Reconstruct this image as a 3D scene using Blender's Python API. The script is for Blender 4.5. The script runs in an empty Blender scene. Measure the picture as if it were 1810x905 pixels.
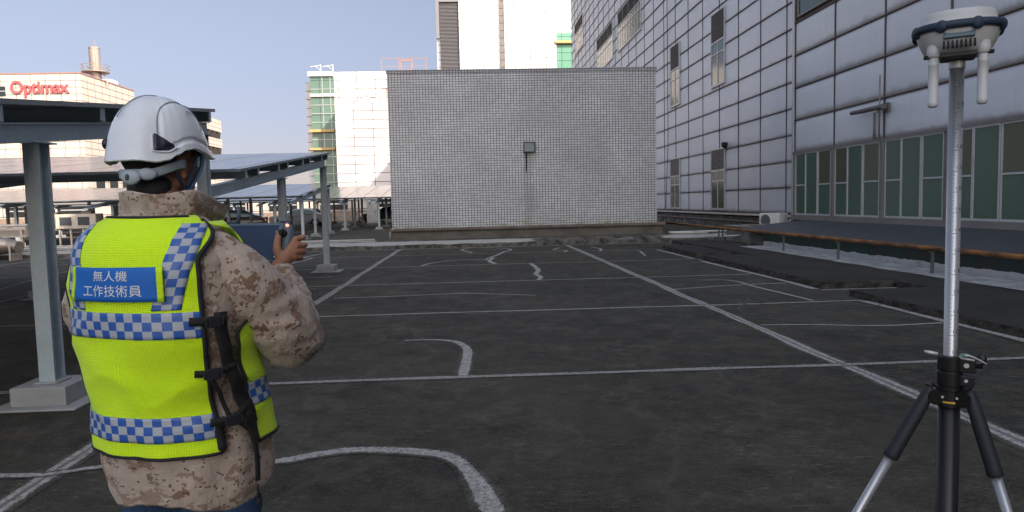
import bpy, bmesh, math, random
import numpy as np
from mathutils import Vector, Matrix, noise as mnoise
R = math.radians
random.seed(7)
SC = bpy.context.scene
COL = SC.collection

# ------------------------------------------------------------------ camera
EYE = Vector((0.0, 0.0, 1.5))
YAW, PITCH, ROLL = R(3.187), R(4.308), R(-1.35)
_f = Vector((math.sin(YAW)*math.cos(PITCH), math.cos(YAW)*math.cos(PITCH), -math.sin(PITCH)))
_r = Vector((math.cos(YAW), -math.sin(YAW), 0.0))
_u = _r.cross(_f)
_r2 = _r*math.cos(ROLL) + _u*math.sin(ROLL)
_u2 = -_r*math.sin(ROLL) + _u*math.cos(ROLL)
cd = bpy.data.cameras.new("camera"); cam = bpy.data.objects.new("camera", cd); COL.objects.link(cam)
cam.matrix_world = Matrix(((_r2.x, _u2.x, -_f.x, EYE.x), (_r2.y, _u2.y, -_f.y, EYE.y), (_r2.z, _u2.z, -_f.z, EYE.z), (0, 0, 0, 1)))
cd.sensor_width = 36.0; cd.lens = 1250/1810*36.0
cd.clip_start = 0.05; cd.clip_end = 3000
SC.camera = cam

# ------------------------------------------------------------------ light
SUN_EL, SUN_AZ = R(35), R(141)          # azimuth clockwise from +Y
w = bpy.data.worlds.new("World"); SC.world = w; w.use_nodes = True
nt = w.node_tree; bg = nt.nodes["Background"]
sky = nt.nodes.new("ShaderNodeTexSky"); sky.sky_type = 'NISHITA'; sky.sun_disc = False
sky.sun_elevation = SUN_EL; sky.sun_rotation = SUN_AZ
sky.air_density = 1.0; sky.dust_density = 0.4; sky.ozone_density = 2.0
# sky gain added overhead and towards the sun to lift the shade, calmer lavender sky low in the north
def wn(typ, **k):
    n_ = nt.nodes.new(typ)
    for a_, b_ in k.items(): setattr(n_, a_, b_)
    return n_
tc = wn('ShaderNodeTexCoord')
sx = wn('ShaderNodeSeparateXYZ'); nt.links.new(tc.outputs['Generated'], sx.inputs[0])
def wramp(src, a_, b_, lo, hi):
    m_ = wn('ShaderNodeMapRange', interpolation_type='SMOOTHSTEP'); nt.links.new(src, m_.inputs[0])
    for i_, v_ in zip((1, 2, 3, 4), (a_, b_, lo, hi)): m_.inputs[i_].default_value = v_
    return m_.outputs[0]
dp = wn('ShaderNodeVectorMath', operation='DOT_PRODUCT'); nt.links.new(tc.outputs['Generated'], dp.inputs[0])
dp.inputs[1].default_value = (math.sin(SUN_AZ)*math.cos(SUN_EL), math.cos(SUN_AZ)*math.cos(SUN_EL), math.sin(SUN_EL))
sun_gain = wn('ShaderNodeMix', data_type='RGBA'); nt.links.new(wramp(dp.outputs['Value'], 0.0, .75, 0, 1), sun_gain.inputs[0])
sun_gain.inputs[6].default_value = (1.10, .86, .77, 1); sun_gain.inputs[7].default_value = (5.8, 4.1, 2.8, 1)
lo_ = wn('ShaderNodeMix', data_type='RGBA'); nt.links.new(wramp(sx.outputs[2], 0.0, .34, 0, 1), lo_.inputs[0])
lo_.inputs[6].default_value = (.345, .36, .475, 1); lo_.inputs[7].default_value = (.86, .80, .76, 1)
m1 = wn('ShaderNodeMix', data_type='RGBA', blend_type='MULTIPLY'); m1.inputs[0].default_value = 1; nt.links.new(sun_gain.outputs[2], m1.inputs[6]); nt.links.new(lo_.outputs[2], m1.inputs[7])
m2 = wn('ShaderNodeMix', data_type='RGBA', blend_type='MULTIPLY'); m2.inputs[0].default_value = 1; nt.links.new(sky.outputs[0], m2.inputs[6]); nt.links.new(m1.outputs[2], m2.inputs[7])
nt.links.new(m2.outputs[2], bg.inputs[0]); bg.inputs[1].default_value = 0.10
sl = bpy.data.lights.new("sun", 'SUN'); sl.energy = 3.0; sl.angle = R(0.5); sl.color = (1.0, 0.86, 0.74)
so = bpy.data.objects.new("sun", sl); COL.objects.link(so)
sd = Vector((math.sin(SUN_AZ)*math.cos(SUN_EL), math.cos(SUN_AZ)*math.cos(SUN_EL), math.sin(SUN_EL)))
so.rotation_euler = sd.to_track_quat('Z', 'Y').to_euler()
so.location = (0, -20, 40)
SC.view_settings.view_transform = 'Standard'; SC.view_settings.look = 'None'
SC.view_settings.gamma = 1.0; SC.view_settings.exposure = 1.2
SC.render.engine = 'CYCLES'

# ------------------------------------------------------------------ materials
class NT:
    def __init__(s, name):
        s.m = bpy.data.materials.new(name); s.m.use_nodes = True
        s.t = s.m.node_tree; s.b = s.t.nodes["Principled BSDF"]
    def n(s, typ, ins=None, **props):
        nd = s.t.nodes.new(typ)
        for k, v in props.items(): setattr(nd, k, v)
        for k, v in (ins or {}).items(): s.set(nd.inputs[k], v)
        return nd
    def set(s, sock, v):
        if isinstance(v, bpy.types.NodeSocket): s.t.links.new(v, sock)
        elif isinstance(v, bpy.types.Node): s.t.links.new(v.outputs[0], sock)
        else:
            if isinstance(v, (tuple, list)) and len(v) == 3 and sock.type == 'RGBA': v = (*v, 1)
            sock.default_value = v
    def p(s, **k):
        names = dict(col='Base Color', rough='Roughness', metal='Metallic', normal='Normal', spec='Specular IOR Level',
                     coat='Coat Weight', coatr='Coat Roughness', trans='Transmission Weight', alpha='Alpha', emc='Emission Color', ems='Emission Strength', ior='IOR', sheen='Sheen Weight')
        for a, v in k.items(): s.set(s.b.inputs[names[a]], v)
    def co(s, kind='Object'): return s.n('ShaderNodeTexCoord').outputs[kind]
    def mp(s, vec, scale=(1,1,1), loc=(0,0,0), rot=(0,0,0)):
        return s.n('ShaderNodeMapping', {'Vector': vec, 'Scale': scale, 'Location': loc, 'Rotation': rot}).outputs[0]
    def noise(s, vec, scale, detail=4, rough=.55, dist=0.0):
        return s.n('ShaderNodeTexNoise', {'Vector': vec, 'Scale': scale, 'Detail': detail, 'Roughness': rough, 'Distortion': dist}).outputs['Fac']
    def ramp(s, fac, stops, interp='LINEAR'):
        nd = s.n('ShaderNodeValToRGB', {'Fac': fac}); cr = nd.color_ramp; cr.interpolation = interp
        while len(cr.elements) < len(stops): cr.elements.new(0.5)
        for e, (pos, c) in zip(cr.elements, stops):
            e.position = pos
            e.color = (*c, 1) if isinstance(c, (tuple, list)) else (c, c, c, 1)
        return nd.outputs['Color']
    def mix(s, f, a, b, mode='MIX'):
        nd = s.n('ShaderNodeMix', data_type='RGBA', blend_type=mode)
        s.set(nd.inputs[0], f); s.set(nd.inputs[6], a); s.set(nd.inputs[7], b)
        return nd.outputs[2]
    def math(s, op, a, b=0.0, c=0.0, clamp=False):
        nd = s.n('ShaderNodeMath', operation=op, use_clamp=clamp); s.set(nd.inputs[0], a); s.set(nd.inputs[1], b); s.set(nd.inputs[2], c)
        return nd.outputs[0]
    def sep(s, vec):
        nd = s.n('ShaderNodeSeparateXYZ', {0: vec}); return nd.outputs
    def comb(s, x=0.0, y=0.0, z=0.0): return s.n('ShaderNodeCombineXYZ', {0: x, 1: y, 2: z}).outputs[0]
    def bump(s, h, strength=.3, dist=.01, normal=None):
        i = {'Height': h, 'Strength': strength, 'Distance': dist}
        if normal is not None: i['Normal'] = normal
        return s.n('ShaderNodeBump', i).outputs[0]

def sc(c, k): return tuple(min(1, x*k) for x in c)
def simple(name, col, rough=.6, metal=0., var=.12, vs=4., bump=.0, bs=60., dirt=0., dirtcol=(.05,.045,.035), ds=2.0, spec=.5, coord='Object', **kw):
    t = NT(name); c = t.co(coord)
    cc = t.mix(t.noise(c, vs), sc(col, 1-var), sc(col, 1+var))
    if dirt > 0:
        d = t.ramp(t.noise(c, ds, 6, .65), [(.62-.3*dirt, 0.), (.75, 1.)])
        cc = t.mix(t.math('MULTIPLY', d, min(1, dirt)), cc, dirtcol)
    rr = t.math('ADD', t.math('MULTIPLY', t.noise(c, vs*3), .2), rough-.1, clamp=True)
    t.p(col=cc, rough=rr, metal=metal, spec=spec, **kw)
    if bump: t.p(normal=t.bump(t.noise(c, bs, 3), bump, .01))
    return t.m

def asphalt_color(t, c):
    a = t.noise(c, .28, 6, .62); b = t.noise(c, 5., 7, .72)
    col = t.mix(t.ramp(a, [(.36, 0.), (.62, 1.)]), (.018, .018, .0165), (.054, .051, .045))
    col = t.mix(t.math('MULTIPLY', t.ramp(b, [(.42, 0.), (.66, 1.)]), .6), col, (.078, .074, .064))
    # dried puddle edges and old patches
    v = t.noise(t.mp(c, (1, .7, 1)), .9, 4, .55)
    rim = t.ramp(v, [(.50, 0.), (.53, 1.), (.545, .2), (.60, 0.)])
    col = t.mix(t.math('MULTIPLY', rim, .35), col, (.12, .115, .10))
    blot = t.noise(c, 1.7, 5, .6)
    col = t.mix(t.math('MULTIPLY', t.ramp(blot, [(.54, 0.), (.66, 1.)]), .65), col, (.015, .015, .014))
    # pale scuffs with a drawn-out grain
    for k, (rot, sc_, amt) in enumerate(((.25, 8., .85), (-.9, 14., .7), (1.9, 26., .8))):
        s = t.noise(t.mp(c, (1.0, 3.6, 1), (k*3.1, 0, 0), (0, 0, rot)), sc_, 9, .8, .5)
        reg = t.ramp(t.noise(c, .8+k*.5, 4), [(.42, .15), (.62, 1.)])
        col = t.mix(t.math('MULTIPLY', t.math('MULTIPLY', t.ramp(s, [(.54, 0.), (.68, 1.)]), reg), amt), col, (.24, .23, .20))
    gr = t.noise(c, 120., 3, .7)
    col = t.mix(t.math('MULTIPLY', t.ramp(gr, [(.58, 0.), (.68, 1.)]), .6), col, (.30, .285, .24))
    return t.mix(1.0, col, (.88, .86, .76), 'MULTIPLY')
def mat_asphalt():
    t = NT('asphalt_membrane'); c = t.co()
    t.p(col=asphalt_color(t, c), rough=t.ramp(t.noise(c, 3., 4), [(.3, .72), (.7, .92)]), spec=.25)
    h = t.math('ADD', t.noise(c, 220., 3, .7), t.math('MULTIPLY', t.noise(c, 14., 5, .6), 1.5))
    t.p(normal=t.bump(h, .5, .006))
    return t.m
def mat_line(name, double=True):
    t = NT(name); c = t.co(); uv = t.sep(t.co('UV'))
    a = asphalt_color(t, c)
    pa = t.mix(t.noise(c, 12., 5), (.38, .38, .36), (.58, .57, .54))
    edge = t.math('ABSOLUTE', t.math('SUBTRACT', uv[1], .5))        # 0 centre .. .5 edge
    nz = t.noise(c, 30., 7, .8)
    lim = t.math('ADD', t.math('MULTIPLY', nz, .50), .02)
    cover = t.math('LESS_THAN', edge, lim)
    if double:
        mid = t.math('GREATER_THAN', edge, t.math('MULTIPLY', t.noise(t.mp(c, (1, 1, 1)), 2.5, 3), .12))
        cover = t.math('MULTIPLY', cover, t.math('MAXIMUM', mid, .35))
    wear = t.ramp(t.noise(c, 26., 8, .85), [(.38, .15), (.56, .9)])
    cover = t.math('MULTIPLY', cover, wear)
    smear = t.math('MULTIPLY', t.ramp(t.noise(c, 9., 8, .8), [(.45, 0.), (.7, 1.)]), t.math('SUBTRACT', 1., t.math('MULTIPLY', edge, 1.9), clamp=True))
    cover = t.math('MAXIMUM', cover, t.math('MULTIPLY', smear, .5), clamp=True)
    t.p(col=t.mix(cover, a, pa), rough=.85, spec=.3, normal=t.bump(t.noise(c, 120., 3), .2, .002))
    return t.m

def mat_tiles():
    t = NT('small_grey_tiles'); uv = t.co('UV'); c = t.co()
    br = t.n('ShaderNodeTexBrick', {'Vector': uv, 'Color1': (.58, .585, .59), 'Color2': (.72, .72, .72), 'Mortar': (.045, .045, .05),
             'Scale': 1.0, 'Mortar Size': .0088, 'Mortar Smooth': .1, 'Bias': .1, 'Brick Width': .1095, 'Row Height': .0895}, offset=0.0, squash=1.0)
    big = t.noise(uv, .5, 4, .6)
    col = t.mix(t.math('MULTIPLY', t.ramp(big, [(.35, 0.), (.65, 1.)]), .38), br.outputs['Color'], (.22, .215, .215))
    # rain streaks and rust below the lamp, moss at the foot
    s = t.sep(uv)
    st = t.ramp(t.noise(t.mp(uv, (5, .35, 1)), 3., 5, .7), [(.55, 0.), (.8, 1.)])
    col = t.mix(t.math('MULTIPLY', st, .3), col, (.2, .18, .17))
    foot = t.math('SUBTRACT', 1.0, t.math('MULTIPLY', t.math('SUBTRACT', s[1], .68), 3.2), clamp=True)
    moss = t.math('MULTIPLY', foot, t.ramp(t.noise(t.mp(uv, (1.3, 3, 1)), 2.2, 5, .7), [(.50, 0.), (.62, 1.)]))
    col = t.mix(t.math('MULTIPLY', moss, .8), col, (.22, .24, .05))
    under = t.math('MULTIPLY', t.math('LESS_THAN', t.math('ABSOLUTE', t.math('SUBTRACT', s[0], 2.12)), t.math('MULTIPLY', t.noise(uv, 6.), .32)), t.math('LESS_THAN', s[1], 3.3))
    col = t.mix(t.math('MULTIPLY', under, .28), col, (.2, .15, .1))
    t.p(col=col, rough=t.mix(br.outputs['Fac'], (.32,)*3, (.8,)*3), spec=.4)
    t.p(normal=t.bump(t.math('SUBTRACT', 1.0, br.outputs['Fac']), .6, .004))
    return t.m

def mat_panel(name, col, dark=(.22, .19, .17), edge=.05, amt=1.0):
    # per-panel uv 0..1: grime gathers along the lower edge and near the joints
    t = NT(name); uv = t.co('UV'); c = t.co(); s = t.sep(uv)
    u, v = s[0], s[1]
    base = t.mix(t.noise(c, .6, 4), sc(col, .93), sc(col, 1.06))
    fr = t.math('FRACT', v); fu = t.math('FRACT', u)
    low = t.math('SUBTRACT', 1.0, t.math('DIVIDE', fr, t.math('ADD', .02, t.math('MULTIPLY', t.ramp(t.noise(t.mp(c, (1, 1, .7)), 1.4, 6, .7), [(.3, 0.), (.8, 1.)]), .42*amt))), clamp=True)
    up = t.math('SUBTRACT', 1.0, t.math('DIVIDE', t.math('SUBTRACT', 1.0, fr), .07), clamp=True)
    sd_ = t.math('SUBTRACT', 1.0, t.math('DIVIDE', t.math('MINIMUM', fu, t.math('SUBTRACT', 1.0, fu)), .02), clamp=True)
    g = t.math('MAXIMUM', t.math('MAXIMUM', low, t.math('MULTIPLY', up, .6)), sd_)
    streak = t.ramp(t.noise(t.mp(c, (6, 6, .3)), 2.2, 5, .7), [(.56, 0.), (.8, 1.)])
    g = t.math('MAXIMUM', g, t.math('MULTIPLY', streak, .35), clamp=True)
    t.p(col=t.mix(t.math('MULTIPLY', g, .6), base, dark), rough=t.ramp(t.noise(c, 2.), [(.3, .42), (.7, .58)]), metal=.08, spec=.4)
    return t.m

def mat_facade(name, col, joint=(.03, .028, .027), pw=2.6, ph=1.2, size=.042, rough=.55, metal=0.):
    t = NT(name); uv = t.co('UV'); c = t.co()
    br = t.n('ShaderNodeTexBrick', {'Vector': uv, 'Color1': sc(col, .96), 'Color2': col, 'Mortar': joint,
             'Scale': 1.0, 'Mortar Size': size, 'Mortar Smooth': .1, 'Bias': 0., 'Brick Width': pw, 'Row Height': ph}, offset=0.0, squash=1.0)
    cc = t.mix(t.math('MULTIPLY', t.ramp(t.noise(t.mp(uv, (1, .3, 1)), .6, 5, .7), [(.5, 0.), (.8, 1.)]), .15), br.outputs['Color'], sc(col, .6))
    t.p(col=cc, rough=rough, metal=metal)
    t.p(normal=t.bump(t.math('SUBTRACT', 1.0, br.outputs['Fac']), .8, .02))
    return t.m

def mat_glass(name, col, rough=.08, var=.2, spec=.6):
    t = NT(name); c = t.co()
    t.p(col=t.mix(t.noise(c, .9, 3), sc(col, 1-var), sc(col, 1+var)), rough=t.math('ADD', t.math('MULTIPLY', t.noise(c, 5.), .06), rough), spec=spec)
    return t.m

def mat_solar():
    t = NT('solar_glass'); uv = t.co('UV'); c = t.co()
    br = t.n('ShaderNodeTexBrick', {'Vector': uv, 'Color1': (.035, .04, .06), 'Color2': (.05, .055, .075), 'Mortar': (.02, .02, .022),
             'Scale': 1.0, 'Mortar Size': .018, 'Mortar Smooth': .0, 'Brick Width': 2.25, 'Row Height': 1.13}, offset=0.0, squash=1.0)
    rg = t.mix(br.outputs['Fac'], (.16,)*3, (.9,)*3)
    t.p(col=t.mix(t.math('MULTIPLY', t.noise(c, 1.5, 5, .7), .5), br.outputs['Color'], (.22, .21, .2)), rough=rg, spec=.7)
    return t.m

def mat_galv(name, col=(.46, .55, .60)):
    t = NT(name); c = t.co()
    cc = t.mix(t.noise(c, 3., 5, .6), sc(col, .8), sc(col, 1.2))
    vor = t.n('ShaderNodeTexVoronoi', {'Vector': c, 'Scale': 55.}).outputs['Color']
    cc = t.mix(.10, cc, vor, 'OVERLAY')
    d = t.ramp(t.noise(t.mp(c, (8, 8, 1.)), 1.5, 6, .7), [(.55, 0.), (.8, 1.)])
    cc = t.mix(t.math('MULTIPLY', d, .35), cc, sc(col, .45))
    t.p(col=cc, rough=.5, metal=.25, normal=t.bump(t.noise(c, 40., 4), .08, .004))
    return t.m

def mat_rust():
    t = NT('rusty_orange_paint'); c = t.co()
    cc = t.ramp(t.noise(t.mp(c, (1, .4, 1)), 7., 7, .7), [(.3, (.04, .022, .015)), (.46, (.14, .062, .026)), (.62, (.32, .14, .035)), (.8, (.42, .22, .06))])
    t.p(col=cc, rough=.75, normal=t.bump(t.noise(c, 60., 4), .4, .004))
    return t.m

def mat_concrete(name, col=(.26, .25, .22), dark=(.05, .048, .04), amt=.5, s=2.5):
    t = NT(name); c = t.co()
    cc = t.mix(t.noise(c, 9., 6, .7), sc(col, .8), sc(col, 1.15))
    d = t.ramp(t.noise(t.mp(c, (1, 1, 1.6)), s, 7, .7), [(.40, 0.), (.62, 1.)])
    cc = t.mix(t.math('MULTIPLY', d, amt), cc, dark)
    t.p(col=cc, rough=.9, spec=.25, normal=t.bump(t.noise(c, 35., 6, .7), .5, .01))
    return t.m
def mat_painted_wall(name, zc, lowc=(.42, .44, .45), highc=(.02, .045, .038)):
    # white waterproofing brushed up the foot of a darker wall, ragged upper edge
    t = NT(name); c = t.co(); s = t.sep(c)
    nz = t.noise(t.mp(c, (1, 1, .2)), 1.6, 7, .7)
    lim = t.math('ADD', zc-.07, t.math('MULTIPLY', nz, .16))
    lowm = t.mix(t.math('MULTIPLY', t.ramp(t.noise(c, 4., 6, .7), [(.5, 0.), (.7, 1.)]), .5), lowc, (.12, .13, .13))
    hi = t.mix(t.ramp(t.noise(t.mp(c, (1, 1, .5)), 3., 6, .7), [(.42, 0.), (.6, 1.)]), highc, (.035, .032, .028))
    t.p(col=t.mix(t.math('LESS_THAN', s[2], lim), hi, lowm), rough=.8, spec=.3, normal=t.bump(t.noise(c, 30., 5), .4, .008))
    return t.m

ASPH = mat_asphalt(); LINE = mat_line('worn_white_sealant', False); LINE2 = mat_line('double_white_sealant', True)
TILE = mat_tiles()
PANEL = mat_panel('pale_metal_panel', (.72, .75, .79), amt=.5); PANEL2 = mat_panel('pale_metal_panel_near', (.66, .69, .73), amt=.8)
JOINT = simple('brown_joint_seal', (.15, .12, .105), .85, var=.3)
ALU = simple('window_aluminium', (.52, .53, .53), .42, .3, var=.1, dirt=.3)
ALU_D = simple('dirty_aluminium', (.22, .21, .20), .6, .3, var=.2, dirt=.4)
GLASS_G = mat_glass('green_tinted_glass', (.012, .05, .035))
_t = NT('green_blind_glass'); _c = _t.co(); _s = _t.sep(_c)
_w = _t.math('FRACT', _t.math('MULTIPLY', _s[2], 22.)); _w2 = _t.math('FRACT', _t.math('MULTIPLY', _s[1], 9.))
_b = _t.mix(_t.noise(_c, .55, 2), (.065, .12, .085), (.095, .155, .11))
_b = _t.mix(_t.math('MULTIPLY', _t.math('LESS_THAN', _w, .14), .35), _b, (.03, .07, .05))
_b = _t.mix(_t.math('MULTIPLY', _t.ramp(_t.noise(_t.mp(_c, (1, 1, .4)), 1.2, 5, .7), [(.5, 0.), (.75, 1.)]), .5), _b, (.10, .11, .09))
_t.p(col=_b, rough=.16, spec=.5); GLASS_B = _t.m
GLASS_T = mat_glass('brown_green_glass', (.09, .10, .065), .14)
LOUV = simple('louvre_metal', (.20, .19, .18), .55, .3)
BLACK = simple('black_void', (.01, .01, .01), .8)
SOLAR = mat_solar(); GALV = mat_galv('blue_grey_galvanised_steel'); GALV2 = mat_galv('galvanised_steel_pale', (.46, .50, .52))
RUST = mat_rust(); CONC = mat_concrete('stained_concrete'); CONCP = mat_concrete('patched_concrete', (.27, .27, .25), (.055, .055, .05), .8, 1.6)
CAP = mat_concrete('brown_cap_stone', (.20, .165, .14), (.07, .05, .045), .5, 1.5)
SLAB = mat_concrete('weathered_roof_slab', (.045, .042, .036), (.02, .02, .018), .7, 1.2)
SLABE = mat_concrete('broken_slab_edge', (.075, .068, .058), (.012, .012, .01), .9, 6.)
WHITEC = mat_concrete('white_waterproof_coat', (.40, .41, .41), (.12, .12, .12), .6, 3.)
FOOT = mat_concrete('pale_footing_concrete', (.40, .42, .42), (.2, .21, .21), .35, 3.)
PIPEW = simple('white_pipe_paint', (.55, .54, .50), .5, dirt=.4, var=.15)
APRON = simple('dark_sheet_apron', (.055, .06, .07), .5, .2, var=.25, vs=1.5, dirt=.3)
WHITEM = simple('white_enamel', (.62, .62, .58), .4, dirt=.35, ds=3.)
FAC_W = mat_facade('white_facade_panels', (.74, .73, .71))
FAC_P = mat_facade('cream_facade_panels', (.58, .52, .45), (.04, .033, .028))
FAC_G = mat_facade('green_glass_facade', (.11, .20, .155), (.05, .09, .075), 2.6, 2.4, .05, .2)
FAC_S = mat_facade('side_facade_panels', (.6, .58, .56), (.25, .23, .22), 2.6, 1.2, .06)
YEL = simple('yellow_sun_louvre', (.55, .38, .15), .5)  # yellow muted in the colour itself, standing in for distance haze
RED = simple('red_sign_letters', (.50, .10, .11), .45)  # sign red with distance haze painted in as a duller colour
REDW = simple('red_oxide_steel', (.34, .20, .17), .6)  # oxide red, also dulled in place of distance haze
STACK = simple('weathered_chimney_steel', (.36, .31, .27), .5, .4, var=.2, vs=.4, dirt=.3)
DARKGL = mat_glass('dark_window_glass', (.015, .02, .025))

# ------------------------------------------------------------------ mesh helpers
class MB:
    def __init__(s): s.v = []; s.f = []; s.uv = []; s.mi = []
    def face(s, pts, uvs=None, m=0):
        b = len(s.v); s.v += [tuple(p) for p in pts]; s.f.append(tuple(range(b, b+len(pts))))
        s.uv.append(uvs or [(0, 0)]*len(pts)); s.mi.append(m)
    def box(s, x0, x1, y0, y1, z0, z1, m=0, mt=None):
        if x0 > x1: x0, x1 = x1, x0
        if y0 > y1: y0, y1 = y1, y0
        mt = m if mt is None else mt
        P = lambda *q: [(a, b, c) for a, b, c in q]
        s.face(P((x0,y0,z0),(x1,y0,z0),(x1,y0,z1),(x0,y0,z1)), [(x0,z0),(x1,z0),(x1,z1),(x0,z1)], m)
        s.face(P((x1,y1,z0),(x0,y1,z0),(x0,y1,z1),(x1,y1,z1)), [(x1,z0),(x0,z0),(x0,z1),(x1,z1)], m)
        s.face(P((x1,y0,z0),(x1,y1,z0),(x1,y1,z1),(x1,y0,z1)), [(y0,z0),(y1,z0),(y1,z1),(y0,z1)], m)
        s.face(P((x0,y1,z0),(x0,y0,z0),(x0,y0,z1),(x0,y1,z1)), [(y1,z0),(y0,z0),(y0,z1),(y1,z1)], m)
        s.face(P((x0,y0,z1),(x1,y0,z1),(x1,y1,z1),(x0,y1,z1)), [(x0,y0),(x1,y0),(x1,y1),(x0,y1)], mt)
        s.face(P((x0,y1,z0),(x1,y1,z0),(x1,y0,z0),(x0,y0,z0)), [(x0,y1),(x1,y1),(x1,y0),(x0,y0)], m)
        return s
    def obox(s, M, sx, sy, sz, m=0):      # box centred on matrix M
        b0 = len(s.v); s.box(-sx/2, sx/2, -sy/2, sy/2, -sz/2, sz/2, m)
        for i in range(b0, len(s.v)): s.v[i] = tuple(M @ Vector(s.v[i]))
        return s
    def beam(s, a, b, wdt, hgt, m=0, up=(0, 0, 1)):
        a = Vector(a); b = Vector(b); d = b-a; L = d.length; d.normalize(); up = Vector(up)
        if abs(d.dot(up)) > .99: up = Vector((0, 1, 0))
        x = d.cross(up).normalized(); z = x.cross(d)
        M = Matrix(((x.x, d.x, z.x, (a.x+b.x)/2), (x.y, d.y, z.y, (a.y+b.y)/2), (x.z, d.z, z.z, (a.z+b.z)/2), (0, 0, 0, 1)))
        return s.obox(M, wdt, L, hgt, m)
    def tube(s, pts, rad, seg=12, m=0, cap=True, el=1.0):
        pts = [Vector(p) for p in pts]; n = len(pts)
        if not isinstance(rad, (list, tuple)): rad = [rad]*n
        rings = []; prevx = None; acc = 0.0
        for i, p in enumerate(pts):
            d = (pts[min(i+1, n-1)]-pts[max(i-1, 0)])
            if d.length < 1e-9: d = Vector((0, 0, 1))
            d.normalize()
            if prevx is None:
                up = Vector((0, 0, 1)) if abs(d.z) < .95 else Vector((0, 1, 0)); x = d.cross(up).normalized()
            else: x = (prevx-d*prevx.dot(d)).normalized()
            prevx = x; y = d.cross(x)
            if i: acc += (p-pts[i-1]).length
            rings.append((acc, [p+(x*math.cos(2*math.pi*k/seg)+y*el*math.sin(2*math.pi*k/seg))*rad[i] for k in range(seg)], rad[i]))
        b = len(s.v)
        for _, rg, _ in rings: s.v += [tuple(q) for q in rg]
        for i in range(n-1):
            for k in range(seg):
                k2 = (k+1) % seg
                s.f.append((b+i*seg+k, b+i*seg+k2, b+(i+1)*seg+k2, b+(i+1)*seg+k))
                c = 2*math.pi*max(rings[i][2], 1e-4)/seg
                s.uv.append([(k*c, rings[i][0]), ((k+1)*c, rings[i][0]), ((k+1)*c, rings[i+1][0]), (k*c, rings[i+1][0])]); s.mi.append(m)
        if cap:
            s.f.append(tuple(b+k for k in range(seg))[::-1]); s.uv.append([(0, 0)]*seg); s.mi.append(m)
            s.f.append(tuple(b+(n-1)*seg+k for k in range(seg))); s.uv.append([(0, 0)]*seg); s.mi.append(m)
        return s
    def cyl(s, a, b, r, seg=16, m=0, r2=None): return s.tube([a, b], [r, r if r2 is None else r2], seg, m)
    def lathe(s, prof, centre=(0, 0, 0), seg=32, m=0):      # prof: (r, z)
        b = len(s.v); c = Vector(centre)
        for r_, z_ in prof:
            for k in range(seg):
                a = 2*math.pi*k/seg; s.v.append((c.x+r_*math.cos(a), c.y+r_*math.sin(a), c.z+z_))
        for i in range(len(prof)-1):
            for k in range(seg):
                k2 = (k+1) % seg
                s.f.append((b+i*seg+k, b+i*seg+k2, b+(i+1)*seg+k2, b+(i+1)*seg+k)); s.uv.append([(0, 0)]*4); s.mi.append(m)
        s.f.append(tuple(b+k for k in range(seg))[::-1]); s.uv.append([(0, 0)]*seg); s.mi.append(m)
        s.f.append(tuple(b+(len(prof)-1)*seg+k for k in range(seg))); s.uv.append([(0, 0)]*seg); s.mi.append(m)
        return s
    def ell(s, c, r, seg=20, rings=12, M=None, m=0):
        b = len(s.v); M = M or Matrix.Identity(3); c = Vector(c)
        for i in range(rings+1):
            ph = math.pi*i/rings
            for k in range(seg):
                a = 2*math.pi*k/seg
                q = M @ Vector((r[0]*math.sin(ph)*math.cos(a), r[1]*math.sin(ph)*math.sin(a), r[2]*math.cos(ph)))
                s.v.append(tuple(c+q))
        for i in range(rings):
            for k in range(seg):
                k2 = (k+1) % seg
                s.f.append((b+i*seg+k, b+(i+1)*seg+k, b+(i+1)*seg+k2, b+i*seg+k2)); s.uv.append([(0, 0)]*4); s.mi.append(m)
        return s
    def grid(s, P, UV=None, m=0, closed=False):      # P[i][j] points
        n, k = len(P), len(P[0]); b = len(s.v)
        for row in P: s.v += [tuple(q) for q in row]
        for i in range(n-1):
            for j in range(k if closed else k-1):
                j2 = (j+1) % k
                s.f.append((b+i*k+j, b+i*k+j2, b+(i+1)*k+j2, b+(i+1)*k+j))
                if UV: s.uv.append([UV[i][j], UV[i][j+1], UV[i+1][j+1], UV[i+1][j]])
                else: s.uv.append([(0, 0)]*4)
                s.mi.append(m)
        return s
    def build(s, name, mats, parent=None, smooth=False, bevel=0., org=None, weld=False, solid=0., solid_off=0., sub=0):
        me = bpy.data.meshes.new(name)
        vv = s.v
        if org is not None: vv = [(a-org[0], b-org[1], c-org[2]) for a, b, c in vv]
        me.from_pydata(vv, [], s.f)
        ul = me.uv_layers.new(name="UVMap")
        flat = [x for fu in s.uv for q in fu for x in q]
        ul.data.foreach_set("uv", flat)
        for m_ in (mats if isinstance(mats, (list, tuple)) else [mats]): me.materials.append(m_)
        me.polygons.foreach_set("material_index", s.mi)
        if smooth: me.polygons.foreach_set("use_smooth", [True]*len(me.polygons))
        me.update()
        if weld:
            bm = bmesh.new(); bm.from_mesh(me); bmesh.ops.remove_doubles(bm, verts=bm.verts, dist=1e-5); bm.to_mesh(me); bm.free()
        o = bpy.data.objects.new(name, me); COL.objects.link(o)
        if parent is not None: o.parent = parent
        if org is not None and parent is None: o.location = org
        if bevel:
            if not weld:
                bm = bmesh.new(); bm.from_mesh(me); bmesh.ops.remove_doubles(bm, verts=bm.verts, dist=1e-5); bm.to_mesh(me); bm.free()
            bv = o.modifiers.new('bevel', 'BEVEL'); bv.width = bevel; bv.segments = 2; bv.limit_method = 'ANGLE'; bv.angle_limit = R(40)
        if solid:
            sm = o.modifiers.new('solid', 'SOLIDIFY'); sm.thickness = solid; sm.offset = solid_off
        if sub:
            sb = o.modifiers.new('sub', 'SUBSURF'); sb.levels = sub; sb.render_levels = sub
        return o
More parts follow.
